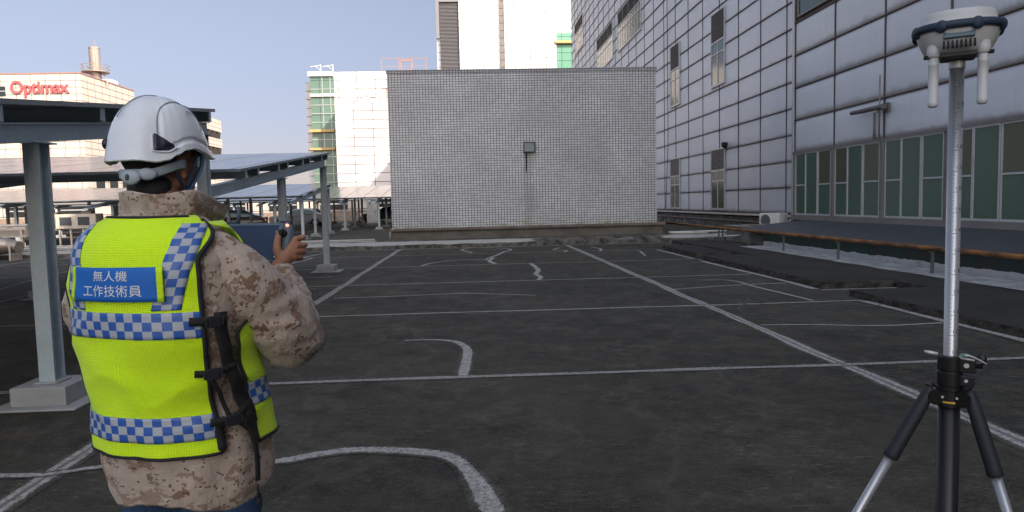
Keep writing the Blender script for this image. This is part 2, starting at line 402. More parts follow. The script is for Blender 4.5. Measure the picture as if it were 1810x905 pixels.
def thing(name, label, cat, loc=(0, 0, 0), rz=0., group=None):
    o = bpy.data.objects.new(name, None); COL.objects.link(o); o.location = loc; o.rotation_euler = (0, 0, rz)
    o.empty_display_size = .1
    o['label'] = label; o['category'] = cat
    if group: o['group'] = group
    return o
def tag(o, label, cat, group=None):
    o['label'] = label; o['category'] = cat
    if group: o['group'] = group
    return o
def struct(o): o['kind'] = 'structure'; return o
def copy_tree(o, parent=None):
    c = o.copy(); COL.objects.link(c)
    if parent is not None: c.parent = parent
    for ch in list(o.children): copy_tree(ch, c)
    return c
def text_mesh(body, size, extr=0., font=None, bold=0.):
    cu = bpy.data.curves.new('txt', 'FONT'); cu.body = body; cu.size = size; cu.extrude = extr; cu.offset = bold
    o = bpy.data.objects.new('txt', cu); COL.objects.link(o)
    dg = bpy.context.evaluated_depsgraph_get(); ev = o.evaluated_get(dg); me = bpy.data.meshes.new_from_object(ev)
    bpy.data.objects.remove(o); bpy.data.curves.remove(cu)
    return me
def catmull(pts, step=.12):
    pts = [Vector((p[0], p[1], p[2] if len(p) > 2 else 0)) for p in pts]
    if len(pts) == 2:
        n = max(2, int((pts[1]-pts[0]).length/step)); return [pts[0].lerp(pts[1], i/n) for i in range(n+1)]
    P = [pts[0]*2-pts[1]]+pts+[pts[-1]*2-pts[-2]]; out = []
    for i in range(1, len(P)-2):
        a, b, c, d = P[i-1:i+3]; n = max(2, int((c-b).length/step))
        for k in range(n):
            t = k/n
            out.append(.5*((2*b)+(c-a)*t+(2*a-5*b+4*c-d)*t*t+(3*b-a-3*c+d)*t**3))
    out.append(P[-2]); return out
# ------------------------------------------------------------------ the roof deck and its joint lines
g = MB()
xs = [-700, -60, -20, -8, 0, 8, 20, 60, 700]; ys = [-300, -30, -6, 0, 4, 8, 14, 24.4, 60, 200, 1500]
g.grid([[(x, y, 0) for x in xs] for y in ys][::-1][::-1], None)
struct(g.build('roof_deck', ASPH, weld=False))
bpy.data.objects['roof_deck'].data.flip_normals() if bpy.data.objects['roof_deck'].data.polygons[0].normal.z < 0 else None

LZ = [0.003]
def line(pts, wd, mat=LINE, wob=.012, w2=None, step=.12):
    cp = catmull(pts, step); n = len(cp); LZ[0] += .00006; z = LZ[0]; P = []; UV = []; acc = 0
    sd_ = random.random()*50
    for i, p in enumerate(cp):
        d = cp[min(i+1, n-1)]-cp[max(i-1, 0)]; d.normalize(); nn = Vector((-d.y, d.x, 0))
        if i: acc += (p-cp[i-1]).length
        q = p+nn*wob*mnoise.noise(Vector((acc*.8, sd_, 0)))*2
        ww = 1.5*(wd if w2 is None else wd+(w2-wd)*i/(n-1))
        ww *= 1+.35*mnoise.noise(Vector((acc*1.7, sd_+9, 0)))
        P.append([(q.x-nn.x*ww/2, q.y-nn.y*ww/2, z), (q.x+nn.x*ww/2, q.y+nn.y*ww/2, z)]); UV.append([(acc, 0), (acc, 1)])
    mb = MB(); mb.grid(P, UV)
    o = mb.build('joint_line', mat)
    if o.data.polygons[0].normal.z < 0: o.data.flip_normals()
    return struct(o)
# lengthwise joints
line([(-2.47, -4), (-2.47, 10), (-2.47, 24.1)], .13, LINE2)
line([(3.25, -4), (3.25, 12), (3.25, 24.1)], .15, LINE2)
line([(-8.2, 2), (-8.2, 24.1)], .1); line([(-14.0, 2), (-14.0, 24.1)], .1); line([(-19.8, 2), (-19.8, 24.1)], .1)
# crosswise joints
for y, x1 in ((2.3, 5.5), (6.05, 5.5), (9.72, 5.5), (13.5, 5.5), (17.3, 5.5), (21.2, 5.5)):
    line([(-26, y+.3), (-2.4, y+.04), (3.2, y-.05), (x1, y-.04)] if y > 2.5 else [(-26, y), (x1, y)], .085 if y < 8 else .07, LINE2 if y < 8 else LINE, .01)
# wandering crack repairs
line([(-2.3, 11.72), (-1.3, 11.7), (-.3, 11.85), (.4, 11.6), (1.0, 11.3)], .06, LINE, .02)
line([(-.78, 7.82), (-.45, 7.80), (-.22, 7.66), (-.11, 7.4)], .05, LINE, .01, .1, .04)
line([(-.11, 7.42), (-.07, 7.1), (-.08, 6.64), (-.11, 6.11)], .115, LINE, .012, .1, .05)
line([(-1.95, 4.12), (-1.21, 4.18), (-.98, 4.27), (-.72, 4.32), (-.29, 4.21), (-.12, 4.05), (-.02, 3.74), (.06, 3.35), (.08, 2.9)], .075, LINE, .01, .16, .05)
line([(-3.6, 4.15), (-2.75, 4.13), (-2.49, 4.11), (-2.19, 4.22), (-1.9, 4.12)], .06, LINE, .008)
line([(3.3, 11.5), (4.3, 11.75), (5.51, 11.9)], .07)
line([(4.2, 12.7), (4.64, 12.5), (4.72, 11.43), (4.85, 9.78)], .07, LINE, .02)
line([(3.35, 8.02), (3.89, 7.95), (4.64, 7.73), (5.45, 7.8)], .06, LINE, .02)
line([(1.40, 17.3), (1.44, 16.2), (1.38, 15.3), (1.30, 14.62), (1.33, 14.1), (1.25, 13.53)], .12, LINE, .03)
line([(-1.27, 17.4), (-.8, 18.6), (-.2, 18.9), (.30, 18.7), (.45, 19.4), (.73, 20.6), (1.2, 22.4), (.94, 23.5), (.2, 24.2)], .1, LINE, .05)
line([(.55, 16.9+.5), (.45, 18.3), (.62, 19.4)], .13, LINE, .05)
line([(0.0, 24.2), (-.35, 23.2), (0, 21.5)], .1, LINE, .04)
line([(2.85, 22.85), (2.55, 22), (2.85, 21.5), (2.67, 20.8)], .1, LINE, .05)
line([(3.84, 22.9), (3.95, 21.8), (3.78, 20.82)], .1, LINE, .04)
line([(4.2, 20.6), (4.84, 20.5), (4.75, 19.6), (4.61, 18.67)], .08, LINE, .03)
line([(-4.86, 19.3), (-4.75, 21.2), (-5.05, 21.6), (-4.83, 23.7)], .09, LINE, .04)
line([(-3.0, 15.3), (-5.2, 15.2), (-7.6, 15.5)], .06); line([(-4.0, 12.8), (-3.2, 13.0), (-2.9, 13.2)], .05)
line([(-9.5, 14.69), (-10.0, 16.5), (-10.42, 18.77)], .06)
line([(-26, 24.0), (-6, 24.25), (8.2, 23.95)], .14, LINE, .03)
line([(5.47, 3.0), (5.48, 9.6)], .13, LINE, .02); line([(5.49, 11.0), (5.50, 16.6)], .12, LINE, .03); line([(5.50, 17.3), (5.48, 20.8)], .12, LINE, .03)
line([(5.5, 10.86), (6.75, 10.86)], .08, LINE, .01)
line([(5.5, 17.0), (6.3, 17.0)], .1, LINE, .02)
# faint tyre scuffs
SCUF = simple('faint_scuff', (.075, .075, .072), .9, var=.4, vs=20)
for cx_, cy_, rr_, a0, a1 in ((4.6, 8.9, 1.1, 100, 260), (5.4, 6.3, 1.0, -70, 80), (4.9, 9.9, .9, 150, 330), (2.2, 7.5, 3.5, -20, 25)):
    cp = [(cx_+rr_*math.cos(R(a)), cy_+rr_*math.sin(R(a))) for a in range(a0, a1, 10)]
    line(cp, .018, SCUF, .01)

# raised slabs along the right
def slab(x0, x1, y0, y1, h, name='raised_slab'):
    mb = MB(); nx = max(2, int((x1-x0)/.15)); ny = max(2, int((y1-y0)/.15))
    def e(x, y, z, k): return Vector((x, y, z)) + Vector((mnoise.noise(Vector((x*2, y*2, z*9))), mnoise.noise(Vector((x*3+5, y*3, z*9))), 0))*k
    top = [[e(x0+(x1-x0)*j/nx, y0+(y1-y0)*i/ny, h, .04 if (i in (0, ny) or j in (0, nx)) else .0)+Vector((0, 0, .008*mnoise.noise(Vector((j*.3, i*.3, 1))))) for j in range(nx+1)] for i in range(ny+1)]
    mb.grid(top)
    per = [top[0][j] for j in range(nx+1)]+[top[i][nx] for i in range(1, ny+1)]+[top[ny][j] for j in range(nx-1, -1, -1)]+[top[i][0] for i in range(ny-1, -1, -1)]
    rows = [[Vector((p.x+.02*mnoise.noise(p*6+Vector((0, 0, k))), p.y+.02*mnoise.noise(p*7+Vector((3, 0, k))), h*(1-k/3))) for p in per] for k in range(3)]
    rows.append([Vector((p.x, p.y, -.01)) for p in per])
    rows[0] = per
    mb.grid(rows[::-1], None, 1)
    return struct(mb.build(name, [SLAB, SLABE]))
slab(5.56, 8.1, -1.0, 10.15, .10); slab(5.58, 6.75, 10.95, 16.9, .115); slab(5.62, 6.5, 17.4, 20.6, .13)
slab(6.78, 8.1, 10.18, 23.6, .105)
mb = MB(); mb.grid([[Vector((x+ .05*mnoise.noise(Vector((0, y*1.3, x))), y, .112+.004*(x > 7.8))) for x in (7.62, 7.8, 8.1, 8.36)] for y in [-1+.25*i for i in range(84)]])
struct(mb.build('white_foot_strip', WHITEC))

# ------------------------------------------------------------------ kerb ledge across the far side
mb = MB()
ny = 90
prof = [(24.35, 0.0), (24.40, .10), (24.45, .17), (24.62, .235), (25.75, .245), (25.78, -.02)]
rows = []
for i in range(151):
    x = -26+i*(38.6/150)
    rows.append([Vector((x, py+.03*mnoise.noise(Vector((x*1.3, k, 0))), pz+.02*mnoise.noise(Vector((x*1.8, k+4, 0)))*(k not in (0, 5)))) for k, (py, pz) in enumerate(prof)])
mb.grid(rows[::-1])
KERB = NT('kerb_concrete'); c_ = KERB.co(); s_ = KERB.sep(c_)
lim_ = KERB.math('ADD', .075, KERB.math('MULTIPLY', KERB.noise(KERB.mp(c_, (1, 1, .1)), 1.1, 6, .7), .12))
basec = KERB.mix(KERB.ramp(KERB.noise(c_, 3., 6, .7), [(.42, 0.), (.6, 1.)]), (.13, .12, .10), (.035, .033, .03))
whc = KERB.mix(KERB.noise(c_, 5., 5), (.30, .30, .28), (.42, .42, .39))
gate = KERB.math('MULTIPLY', KERB.math('MULTIPLY', KERB.math('GREATER_THAN', s_[2], lim_), KERB.math('LESS_THAN', s_[1], KERB.math('ADD', 24.62, KERB.math('MULTIPLY', KERB.noise(c_, 4., 5), .5)))), KERB.ramp(KERB.noise(KERB.mp(c_, (.4, 1, 1)), 1.0, 3), [(.38, 0.), (.44, 1.)]))
KERB.p(col=KERB.mix(gate, basec, whc), rough=.9, spec=.25, normal=KERB.bump(KERB.noise(c_, 20., 6, .7), .5, .015))
struct(mb.build('kerb_ledge', KERB.m))
mb = MB(); mb.tube([(-24, 25.3, .30), (-12, 25.3, .295), (-3.45, 25.3, .30)], .035, 8)
mb.box(-24, -3.4, 25.24, 25.36, .24, .262)
tag(mb.build('conduit_pipe', PIPEW, smooth=True), 'white pipe lying along the kerb left of the tiled block', 'pipe')
mb = MB(); mb.tube([(7.1, 25.2, .30), (9.5, 25.2, .305), (10.6, 25.2, .30)], .035, 8); mb.tube([(7.1, 24.9, .29), (8.4, 24.75, .27)], .025, 8)
tag(mb.build('conduit_pipe', PIPEW, smooth=True), 'white pipe on the kerb right of the tiled block, behind the rusty pipe', 'pipe')
mb = MB(); mb.tube(catmull([(7.3, 23.4, .2), (8.6, 23.2, .22), (9.3, 22.8, .28), (9.7, 22.9, .16)], .1), .03, 8); mb.ell((9.25, 22.8, .22), (.1, .1, .09))
tag(mb.build('drain_hose', FOOT, smooth=True), 'grey drain hose with a coupling on the low ledge below the outdoor unit', 'hose')

# ------------------------------------------------------------------ tiled block
T = thing('tiled_block', 'windowless block clad in small pale grey square tiles behind the kerb', 'building', (2, 26, 0))
X0, X1, TY = -2.90, 6.88, 26.0
def rel(o, T): o.location = -T.location; return o
mb = MB(); mb.box(X0, X1, TY, 38, .62, 6.22)
# header course of upright tiles
rel(mb.build('wall', TILE, T), T)
mb = MB(); mb.box(X0-.03, X1+.03, TY-.03, 38.03, 6.22, 6.34)
t = NT('upright_tile_course'); br = t.n('ShaderNodeTexBrick', {'Vector': t.co('UV'), 'Color1': (.34, .34, .36), 'Color2': (.42, .42, .44), 'Mortar': (.05, .05, .05), 'Scale': 1., 'Mortar Size': .01, 'Brick Width': .1095, 'Row Height': .3}, offset=0.)
t.p(col=br, rough=.6); UPT = t.m
rel(mb.build('coping', UPT, T, bevel=.01), T)
mb = MB(); mb.box(X0-.10, X1+.30, TY-.14, 38.1, .55, .655); rel(mb.build('ledge', CAP, T, bevel=.015), T)
mb = MB(); mb.box(X0-.0, X1+.2, TY-.04, 38, .0, .55); rel(mb.build('plinth', mat_concrete('plinth_concrete', (.17, .155, .13), (.07, .06, .05), .6, 1.3), T), T)
mb = MB(); mb.tube([(X0-.07, TY-.1, .26), (X0-.07, TY-.1, .62), (X0+.1, TY-.12, .66)], .035, 8); rel(mb.build('corner_pipe', PIPEW, T, smooth=True), T)
L_ = thing('wall_lamp', 'weathered square floodlight with a dangling conduit on the tiled wall', 'lamp', (2.16, TY, 3.5))
mb = MB(); mb.box(-.205, .205, -.20, -.05, -.19, -.165); mb.box(-.205, .205, -.20, -.05, .165, .19); mb.box(-.205, -.18, -.20, -.05, -.165, .165); mb.box(.18, .205, -.2, -.05, -.165, .165); mb.box(-.18, .18, -.09, -.05, -.165, .165); mb.box(-.12, .12, -.05, -.002, -.12, .12)
mb.build('housing', simple('grey_lamp_casting', (.07, .075, .075), .6, .3), L_, bevel=.006)
mb = MB(); mb.box(-.179, .179, -.17, -.155, -.164, .164); mb.build('lens', simple('dusty_lamp_glass', (.22, .25, .26), .35, var=.3, vs=12, dirt=.4, ds=8), L_)
mb = MB(); mb.tube([(-.12, -.08, -.19), (-.11, -.06, -.5), (-.12, -.03, -.85), (-.13, -.02, -.92)], [.02, .02, .016, .012], 8); mb.build('conduit', BLACK, L_, smooth=True)

# ------------------------------------------------------------------ office building on the right
OB = thing('office_building', 'tall office building clad in dirty pale metal panels rising on the right', 'building', (12.7, 20, 0))
def orel(o): o.location = -OB.location; return o
XF, XN, YC = 12.7, 10.8, 23.25
mb = MB(); mb.box(XF+.08, 40, YC-1, 87.3, 0.0, 33.9); mb.box(XN+.08, 40, -95, YC-1.01, 0.0, 33.9); mb.box(XN+.08, XF+.1, YC-1.02, YC-.02, 0.0, 33.9)
orel(mb.build('wall', simple('wall_backing', (.12, .10, .09), .8), OB))
def panels(name, x, ys_, zs_, mat, bulge, gap, skip=(), sk=0):
    mb = MB()
    prof = [(0, 0), (.035, .55), (.10, .9), (.3, 1.0), (.7, 1.0), (.90, .9), (.965, .55), (1, 0)]
    pu = [(0, .3), (.02, .8), (.07, 1.0), (.5, 1.0), (.93, 1.0), (.98, .8), (1, .3)]
    for i in range(len(ys_)-1):
        for k in range(len(zs_)-1):
            a, b = ys_[i]+gap, ys_[i+1]-gap; c_, d_ = zs_[k]+gap*1.6, zs_[k+1]-gap*1.6
            if any(not (b <= q[0] or a >= q[1] or d_ <= q[2] or c_ >= q[3]) for q in skip): continue
            dx = random.uniform(-.004, .004)
            P = [[(x+.05-bulge*fz*fu+dx, b-(b-a)*u_, c_+(d_-c_)*v_) for u_, fu in pu] for v_, fz in prof]
            UV = [[(u_, v_) for u_, _ in pu] for v_, _ in prof]
            mb.grid(P, UV)
    o = mb.build(name, mat, OB, smooth=True); orel(o); return o
yfar = [87.3-2.6*i for i in range(26)][::-1]; yfar = [28.07+2.565*i for i in range(-3, 24)]
zfar = [.82+1.03*k for k in range(0, 33)]
WIN = [(34.85, 36.85, .93, 4.0), (42.5, 44.5, .93, 4.0), (34.85, 36.80, 7.22, 10.9), (42.45, 44.35, 7.22, 10.9), (51.9, 60.0, 13.9, 17.1), (62.2, 69.9, 13.9, 17.1), (78, 84, 18.0, 21.2)]
panels('panel_cladding', XF, yfar, zfar, PANEL, .016, .010)
ynear = [23.19-2.55*i for i in range(0, 14)][::-1]
znear = [2.95+1.055*k for k in range(0, 29)]
panels('panel_cladding', XN, ynear, znear, PANEL2, .045, .012, skip=[(20.9, 23.0, 7.3, 9.0)])
mb = MB()
for z in zfar: mb.box(XF-.012, XF+.09, yfar[0], 87.35, z-.008, z+.008)
for z in znear: mb.box(XN-.012, XN+.09, -9.5, YC, z-.012, z+.012)
orel(mb.build('joint_rib', JOINT, OB))
mb = MB()
for y in yfar: mb.box(XF+.012, XF+.09, y-.006, y+.006, .82, 33.8)
for y in ynear: mb.box(XN+.0, XN+.09, y-.012, y+.012, 2.95, 33.8)
orel(mb.build('joint_seam', simple('dark_vertical_seal', (.09, .08, .08), .8), OB))
mb = MB(); mb.box(XN-.03, XN+.1, YC-.03, YC+.09, .8, 33.9); mb.box(XN+.0, XF+.1, YC-.01, YC+.06, 0, 33.9)
orel(mb.build('corner_trim', ALU, OB))
# upright windows with louvres above, far section
def win_far(y0, y1, z0, z1, split, ncol):
    W = MB(); xf = XF-.055
    f = .05
    W.box(xf, XF+.02, y0, y0+f, z0, z1); W.box(xf, XF+.02, y1-f, y1, z0, z1); W.box(xf-.03, XF+.02, y0-.03, y1+.03, z0-.05, z0+f); W.box(xf, XF+.02, y0+f, y1-f, z1-f, z1)
    W.box(xf, XF+.02, y0+f, y1-f, split-.04, split+.04)
    zr = split-(split-z0)*.27
    W.box(xf+.005, XF+.02, y0+f, y1-f, zr-.03, zr+.03)
    for i in range(1, ncol): yy = y0+(y1-y0)*i/ncol; W.box(xf+.006, XF+.02, yy-.03, yy+.03, z0+f, split-.04)
    o = W.build('window', ALU, OB); orel(o)
    P = MB(); P.box(XF-.02, XF+.01, y0+f, y1-f, z0+f, split-.04); P.build('pane', GLASS_G, o)
    Lv = MB(); n = int((z1-split)/.10)
    Lv.box(XF-.008, XF+.015, y0+f, y1-f, split+.04, z1-f, 1)
    for i in range(n):
        zz = split+.07+(z1-f-split-.08)*i/n
        Lv.face([(XF-.05, y0+f, zz), (XF-.05, y1-f, zz), (XF-.01, y1-f, zz+.06), (XF-.01, y0+f, zz+.06)][::-1])
        Lv.box(XF-.053, XF-.046, y0+f, y1-f, zz-.012, zz+.008)
    if ncol > 2:
        for i in range(1, 4): yy = y0+(y1-y0)*i/4; Lv.box(xf, XF, yy-.04, yy+.04, split+.04, z1-f)
    Lv.build('louvre', [LOUV, BLACK], o)
for a in ((34.85, 36.85, .93, 4.0, 2.9, 2), (42.5, 44.5, .93, 4.0, 2.9, 2), (34.85, 36.80, 7.22, 10.9, 9.4, 2), (42.45, 44.35, 7.22, 10.9, 9.4, 2)): win_far(*a)
for a in ((51.9, 60.0, 13.9, 17.1, 15.95, 9), (62.2, 69.9, 13.9, 17.1, 15.95, 9), (78.2, 84, 18.6, 22.0, 20.8, 6)): win_far(*a)
# near strip of green windows
GZ0, GZ1 = .84, 2.93
def light(y0, y1, kind, rail, k):
    f = .032; W = MB(); xf = XN-.02-.012*(k % 2)
    W.box(xf, xf+.05, y0, y0+f, GZ0+.04, GZ1-.04); W.box(xf, xf+.05, y1-f, y1, GZ0+.04, GZ1-.04)
    W.box(xf, xf+.05, y0+f, y1-f, GZ0+.04, GZ0+.09); W.box(xf, xf+.05, y0+f, y1-f, GZ1-.08, GZ1-.04)
    if rail: W.box(xf, xf+.05, y0+f, y1-f, 1.83, 1.87)
    o = W.build('window', ALU, OB); orel(o)
    P = MB(); g1, g2 = (GLASS_B, GLASS_T) if kind else (GLASS_B, GLASS_B)
    P.box(xf+.02, xf+.03, y0+f, y1-f, GZ0+.09, 1.83 if rail else GZ1-.08, 0)
    if rail: P.box(xf+.02, xf+.03, y0+f, y1-f, 1.87, GZ1-.08, 1)
    P.build('pane', [g1, g2], o)
yy = YC-.06
for b in range(9):
    a1 = ynear[-1]-2.55*b-.1; a0 = a1-2.35
    if a0 < -3: break
    light(a1-.72, a1-.02, b % 2, True, 0); light(a1-1.52, a1-.74, 0, False, 1); light(a0+.02, a1-1.54, (b+1) % 3, True, 0)
mb = MB()
mb.box(XN-.05, XN+.1, -9.5, YC, GZ1-.04, GZ1+.03); mb.box(XN-.08, XN+.1, -9.5, YC, GZ0-.05, GZ0+.04)
for b in range(10):
    yj = ynear[-1]-2.55*b
    mb.box(XN-.045, XN+.1, yj-.085, yj+.02-.0, GZ0+.04, GZ1-.04) if b else mb.box(XN-.045, XN+.1, yj-.10, yj-.02, GZ0+.04, GZ1-.04)
mb.box(XN+.03, XN+.1, -9.5, YC, GZ0, GZ1, 1)
orel(mb.build('window_surround', [ALU_D, BLACK], OB))
# downpipe stub / vent on the near facade
mb = MB(); mb.tube([(XN-.0, 17.9, 3.72), (XN-.28, 17.9, 3.72)], .06, 12); mb.tube([(XN-.25, 17.7, 3.73), (XN-.25, 18.6, 3.73), (XN-.25, 19.2, 3.74)], [.065, .065, .055], 12)
mb.cyl((XN-.25, 17.92, 3.71), (XN-.25, 17.92, 3.6), .04, 10); mb.box(XN-.06, XN, 17.78, 18.02, 3.6, 3.84)
orel(mb.build('vent_pipe', simple('dark_pipe', (.13, .12, .12), .6, .2), OB, smooth=False))
mb = MB(); mb.tube([(XN-.09, 18.35, 2.96), (XN-.09, 18.35, 3.65)], .035, 8); mb.tube([(XN-.09, 18.12, 2.96), (XN-.09, 18.12, 4.6)], .02, 8)
orel(mb.build('conduit', ALU_D, OB, smooth=True))
mb = MB(); mb.box(XF-.3, XF-.05, 34.35, 34.6, 4.0, 4.22); mb.box(XF-.24, XF-.06, 34.4, 34.55, 3.93, 4.0)
orel(mb.build('facade_lamp', BLACK, OB, bevel=.02))
# upper window corner
mb = MB(); mb.box(XN-.03, XN+.06, 20.9, 23.0, 7.3, 7.36); mb.box(XN-.03, XN+.06, 20.9, 20.96, 7.36, 8.9); mb.box(XN-.03, XN+.06, 22.94, 23.0, 7.36, 8.9); mb.box(XN-.03, XN+.06, 20.96, 22.94, 8.84, 8.9)
o = orel(mb.build('window', ALU_D, OB)); mb = MB(); mb.box(XN+.01, XN+.03, 20.96, 22.94, 7.36, 8.84); mb.build('pane', GLASS_G, o)
# hanging cable
mb = MB(); mb.tube([(XF-.07, 45.5, .9), (XF-.06, 44.9, 5.), (XF-.06, 44.9, 30.)], .02, 6); orel(mb.build('cable', BLACK, OB))
# foot of the far wall: plinth, pipes
mb = MB(); mb.box(XF-.25, XF+.4, YC+.1, 87, 0, .62); mb.box(XF-.33, XF-.0, YC+.1, 87, .66, .80, 1)
orel(mb.build('plinth', [CONCP, CAP], OB))
mb = MB()
mb.tube([(XF-.40, 24., .72), (XF-.40, 86, .72)], .045, 8)
tag(mb.build('service_pipe', PIPEW, smooth=True), 'long pale pipe running along the top of the office wall plinth', 'pipe')
mb = MB(); mb.tube([(XF-.9, 24.6, .45), (XF-.9, 86, .45)], .05, 8)
for i in range(20): mb.box(XF-.93, XF-.87, 25+i*2.6-.03, 25+i*2.6+.03, 0, .5)
for i in range(20): mb.box(XF-.93, XF-.25, 25+i*2.6-.02, 25+i*2.6+.02, .36, .40)
tag(mb.build('service_pipe', simple('brown_pipe', (.12, .08, .07), .7, var=.3), smooth=False), 'thin brown pipe on short brackets at the foot of the office wall', 'pipe')
# apron and low wall under the near windows
AW = thing('low_wall', 'long low wall with dark sheet apron and white painted foot below the green windows', 'wall', (9.5, 10, 0))
def arel(o): o.location = -AW.location; return o
mb = MB(); mb.grid([[(XN-.04, y, .735), (9.9, y, .665+.006*math.sin(y*3)), (9.0, y, .575), (8.42, y, .50), (8.42, y, .475)] for y in [-9+.5*i for i in range(63)]])
arel(mb.build('apron', APRON, AW, solid=.012, solid_off=-1))
mb = MB(); mb.box(XN-.12, XN, -9, YC, .735, .80); mb.box(XN-.22, XN-.12, -9, YC, .735, .745)
arel(mb.build('sill', ALU_D, AW))
WALLP = mat_painted_wall('green_black_wall_white_foot', .21)
mb = MB(); mb.box(8.45, 9.3, -9, 20.1, 0, .475); mb.box(9.3, XN, -9, YC, 0, .56)
arel(mb.build('wall', WALLP, AW))
mb = MB(); mb.box(8.9, XN+.02, 20.1, YC+1.1, 0, .50); mb.box(8.8, XN+.1, 20.12, YC+1.15, .5, .55)
arel(mb.build('ledge', CONC, AW, bevel=.02))
# rusty pipe
RP = thing('rusty_pipe', 'long rusty orange gas pipe carried on thin posts beside the raised slabs', 'pipe', (7.95, 12, .54))
def rrel(o): o.location = -RP.location; return o
mb = MB(); mb.tube([(7.93, -3, .545), (7.93, 6, .54), (7.93, 14, .545), (7.93, 23, .54), (7.95, 29, .545)], .044, 14); rrel(mb.build('pipe', RUST, RP, smooth=True))
POSTM = simple('post_grey_green', (.10, .12, .11), .6, .2, var=.2, dirt=.3)
for y in (2.0, 8.6, 11.75, 14.9, 17.6, 19.9, 22.0, 22.35, 26.5):
    mb = MB(); mb.box(7.91, 7.95, y-.02, y+.02, .0, .49); mb.box(7.87, 7.99, y-.03, y+.03, .478, .492); mb.box(7.89, 7.97, y-.04, y+.04, .108, .116); rrel(mb.build('support_post', POSTM, RP))
# outdoor unit
AC = thing('outdoor_unit', 'white air conditioner outdoor unit standing where the two facades meet', 'air conditioner', (10.65, 24.6, .36), R(-62))
mb = MB(); mb.box(-.42, .42, -.16, .34, .02, .56); mb.build('casing', WHITEM, AC, bevel=.02)
mb = MB(); mb.lathe([(.205, 0), (.21, .012), (.19, .02), (.16, .012), (.03, .012), (.028, .022)], (0, 0, 0), 24)
for k in range(12): mb.beam((.03*math.cos(k*.5236), .03*math.sin(k*.5236), .016), (.2*math.cos(k*.5236), .2*math.sin(k*.5236), .016), .01, .006)
o = mb.build('fan_grille', simple('grille_grey', (.10, .11, .11), .5), AC); o.rotation_euler = (R(90), 0, 0); o.location = (-.14, -.16, .30)
mb = MB(); mb.box(.25, .40, -.175, -.16, .2, .5); mb.build('side_cover', WHITEM, AC, bevel=.006)
for sx in (-.3, .3):
    mb = MB(); mb.box(sx-.03, sx+.03, -.2, .2, -.01, .02); mb.build('foot', POSTM, AC)
mb = MB(); mb.tube(catmull([(.41, .1, .18), (.5, .1, .12), (.62, .2, .3), (.7, .5, .52), (.75, 1.0, .56)], .06), .035, 10); mb.build('lagged_pipe', PIPEW, AC, smooth=True)
mb = MB(); mb.box(9.7, 11.6, 24.0, 25.5, 0, .35); tag(mb.build('equipment_plinth', CONC, bevel=.02), 'low concrete plinth under the white outdoor unit', 'plinth')
# ------------------------------------------------------------------ solar canopies
def ibeam(mb, a, b, wd, ht, tf=.012, tw=.008):
    a, b = Vector(a), Vector(b); d = (b-a).normalized(); up = Vector((0, 0, 1))
    if abs(d.z) > .9:
        for off in (-ht/2+tf/2, ht/2-tf/2):
            mb.beam(a+Vector((0, off, 0)), b+Vector((0, off, 0)), wd, tf, up=(0, 1, 0))
        mb.beam(a, b, tw, ht-2*tf, up=(0, 1, 0))
    else:
        n = (up-d*up.dot(d)).normalized()
        mb.beam(a+n*(ht/2-tf/2), b+n*(ht/2-tf/2), wd, tf); mb.beam(a-n*(ht/2-tf/2), b-n*(ht/2-tf/2), wd, tf); mb.beam(a, b, tw, ht-2*tf)
def canopy(xr, xl, y0, y1, z0, z1, posts, rxs, label, detail=True, group='solar panel canopies'):
    T = thing('solar_canopy', label, 'canopy', (xr, y0, 0), group=group)
    O = Vector((xr, y0, 0)); sl = (z1-z0)/(y1-y0)
    zt = lambda y: z0+(y-y0)*sl
    mb = MB(); n = 1
    # tilted sheet of modules
    L = math.hypot(y1-y0, z1-z0)
    A, B_, C_, D_ = Vector((xl, y0, z0)), Vector((xr, y0, z0)), Vector((xr, y1, z1)), Vector((xl, y1, z1)); th = Vector((0, sl*.035, -.038))
    mb.face([A, B_, C_, D_], [(0, xl), (0, xr), (L, xr), (L, xl)], 0)
    mb.face([A+th, D_+th, C_+th, B_+th], [(0, xl), (L, xl), (L, xr), (0, xr)], 1)
    for p, q in ((A, B_), (B_, C_), (C_, D_), (D_, A)): mb.face([p+th, q+th, q, p], None, 1)
    mb.build('panel_sheet', [SOLAR, simple_frame], T, org=O); T.children[-1].location = (0, 0, 0)
    # purlins
    pu = MB(); npur = 4
    for i in range(npur):
        for off in (0., .62) if detail else (.3,):
            y = y0+.35+(y1-y0-1.1)*i/(npur-1)*1.0+off
            if y > y1-.05: continue
            z = zt(y)-.042
            xe = xr-.02
            pu.box(xl, xe, y-.03, y+.03, z-.006, z); pu.box(xl, xe, y-.03, y+.03, z-.12, z-.114); pu.box(xl, xe, y+.022, y+.03, z-.114, z-.006)
            pu.box(xe-.012, xe+.0, y-.05, y+.0219, z-.113, z-.007)
    pu.build('purlin', GALV, T, org=O); T.children[-1].location = (0, 0, 0)
    for rx in rxs:
        rb = MB(); ya, yb = y0-.9, y1+.05
        ibeam(rb, (rx, ya, zt(ya)-.168-.075), (rx, yb, zt(yb)-.168-.075), .10, .15)
        rb.build('rafter', GALV, T, org=O); T.children[-1].location = (0, 0, 0)
        for py in posts:
            pb = MB(); ztop = zt(py)-.168-.15
            ibeam(pb, (rx, py, .12), (rx, py, ztop), .12, .15)
            if detail: pb.box(rx-.09, rx+.09, py-.13, py+.13, ztop-.012, ztop+.0)
            p = pb.build('post', GALV if detail else GALV2, T, org=(rx, py, 0)); p.location = Vector((rx, py, 0))-O
            f = MB(); f.box(-.21, .21, -.21, .21, .012, .16); f.box(-.09, .09, -.11, .11, .16, .175)
            f.box(-.33, .33, -.31, .31, -.005, .014)
            fo = f.build('footing', FOOT, p, bevel=.008)
    return T
simple_frame = simple('panel_frame_aluminium', (.28, .32, .35), .5, .3)
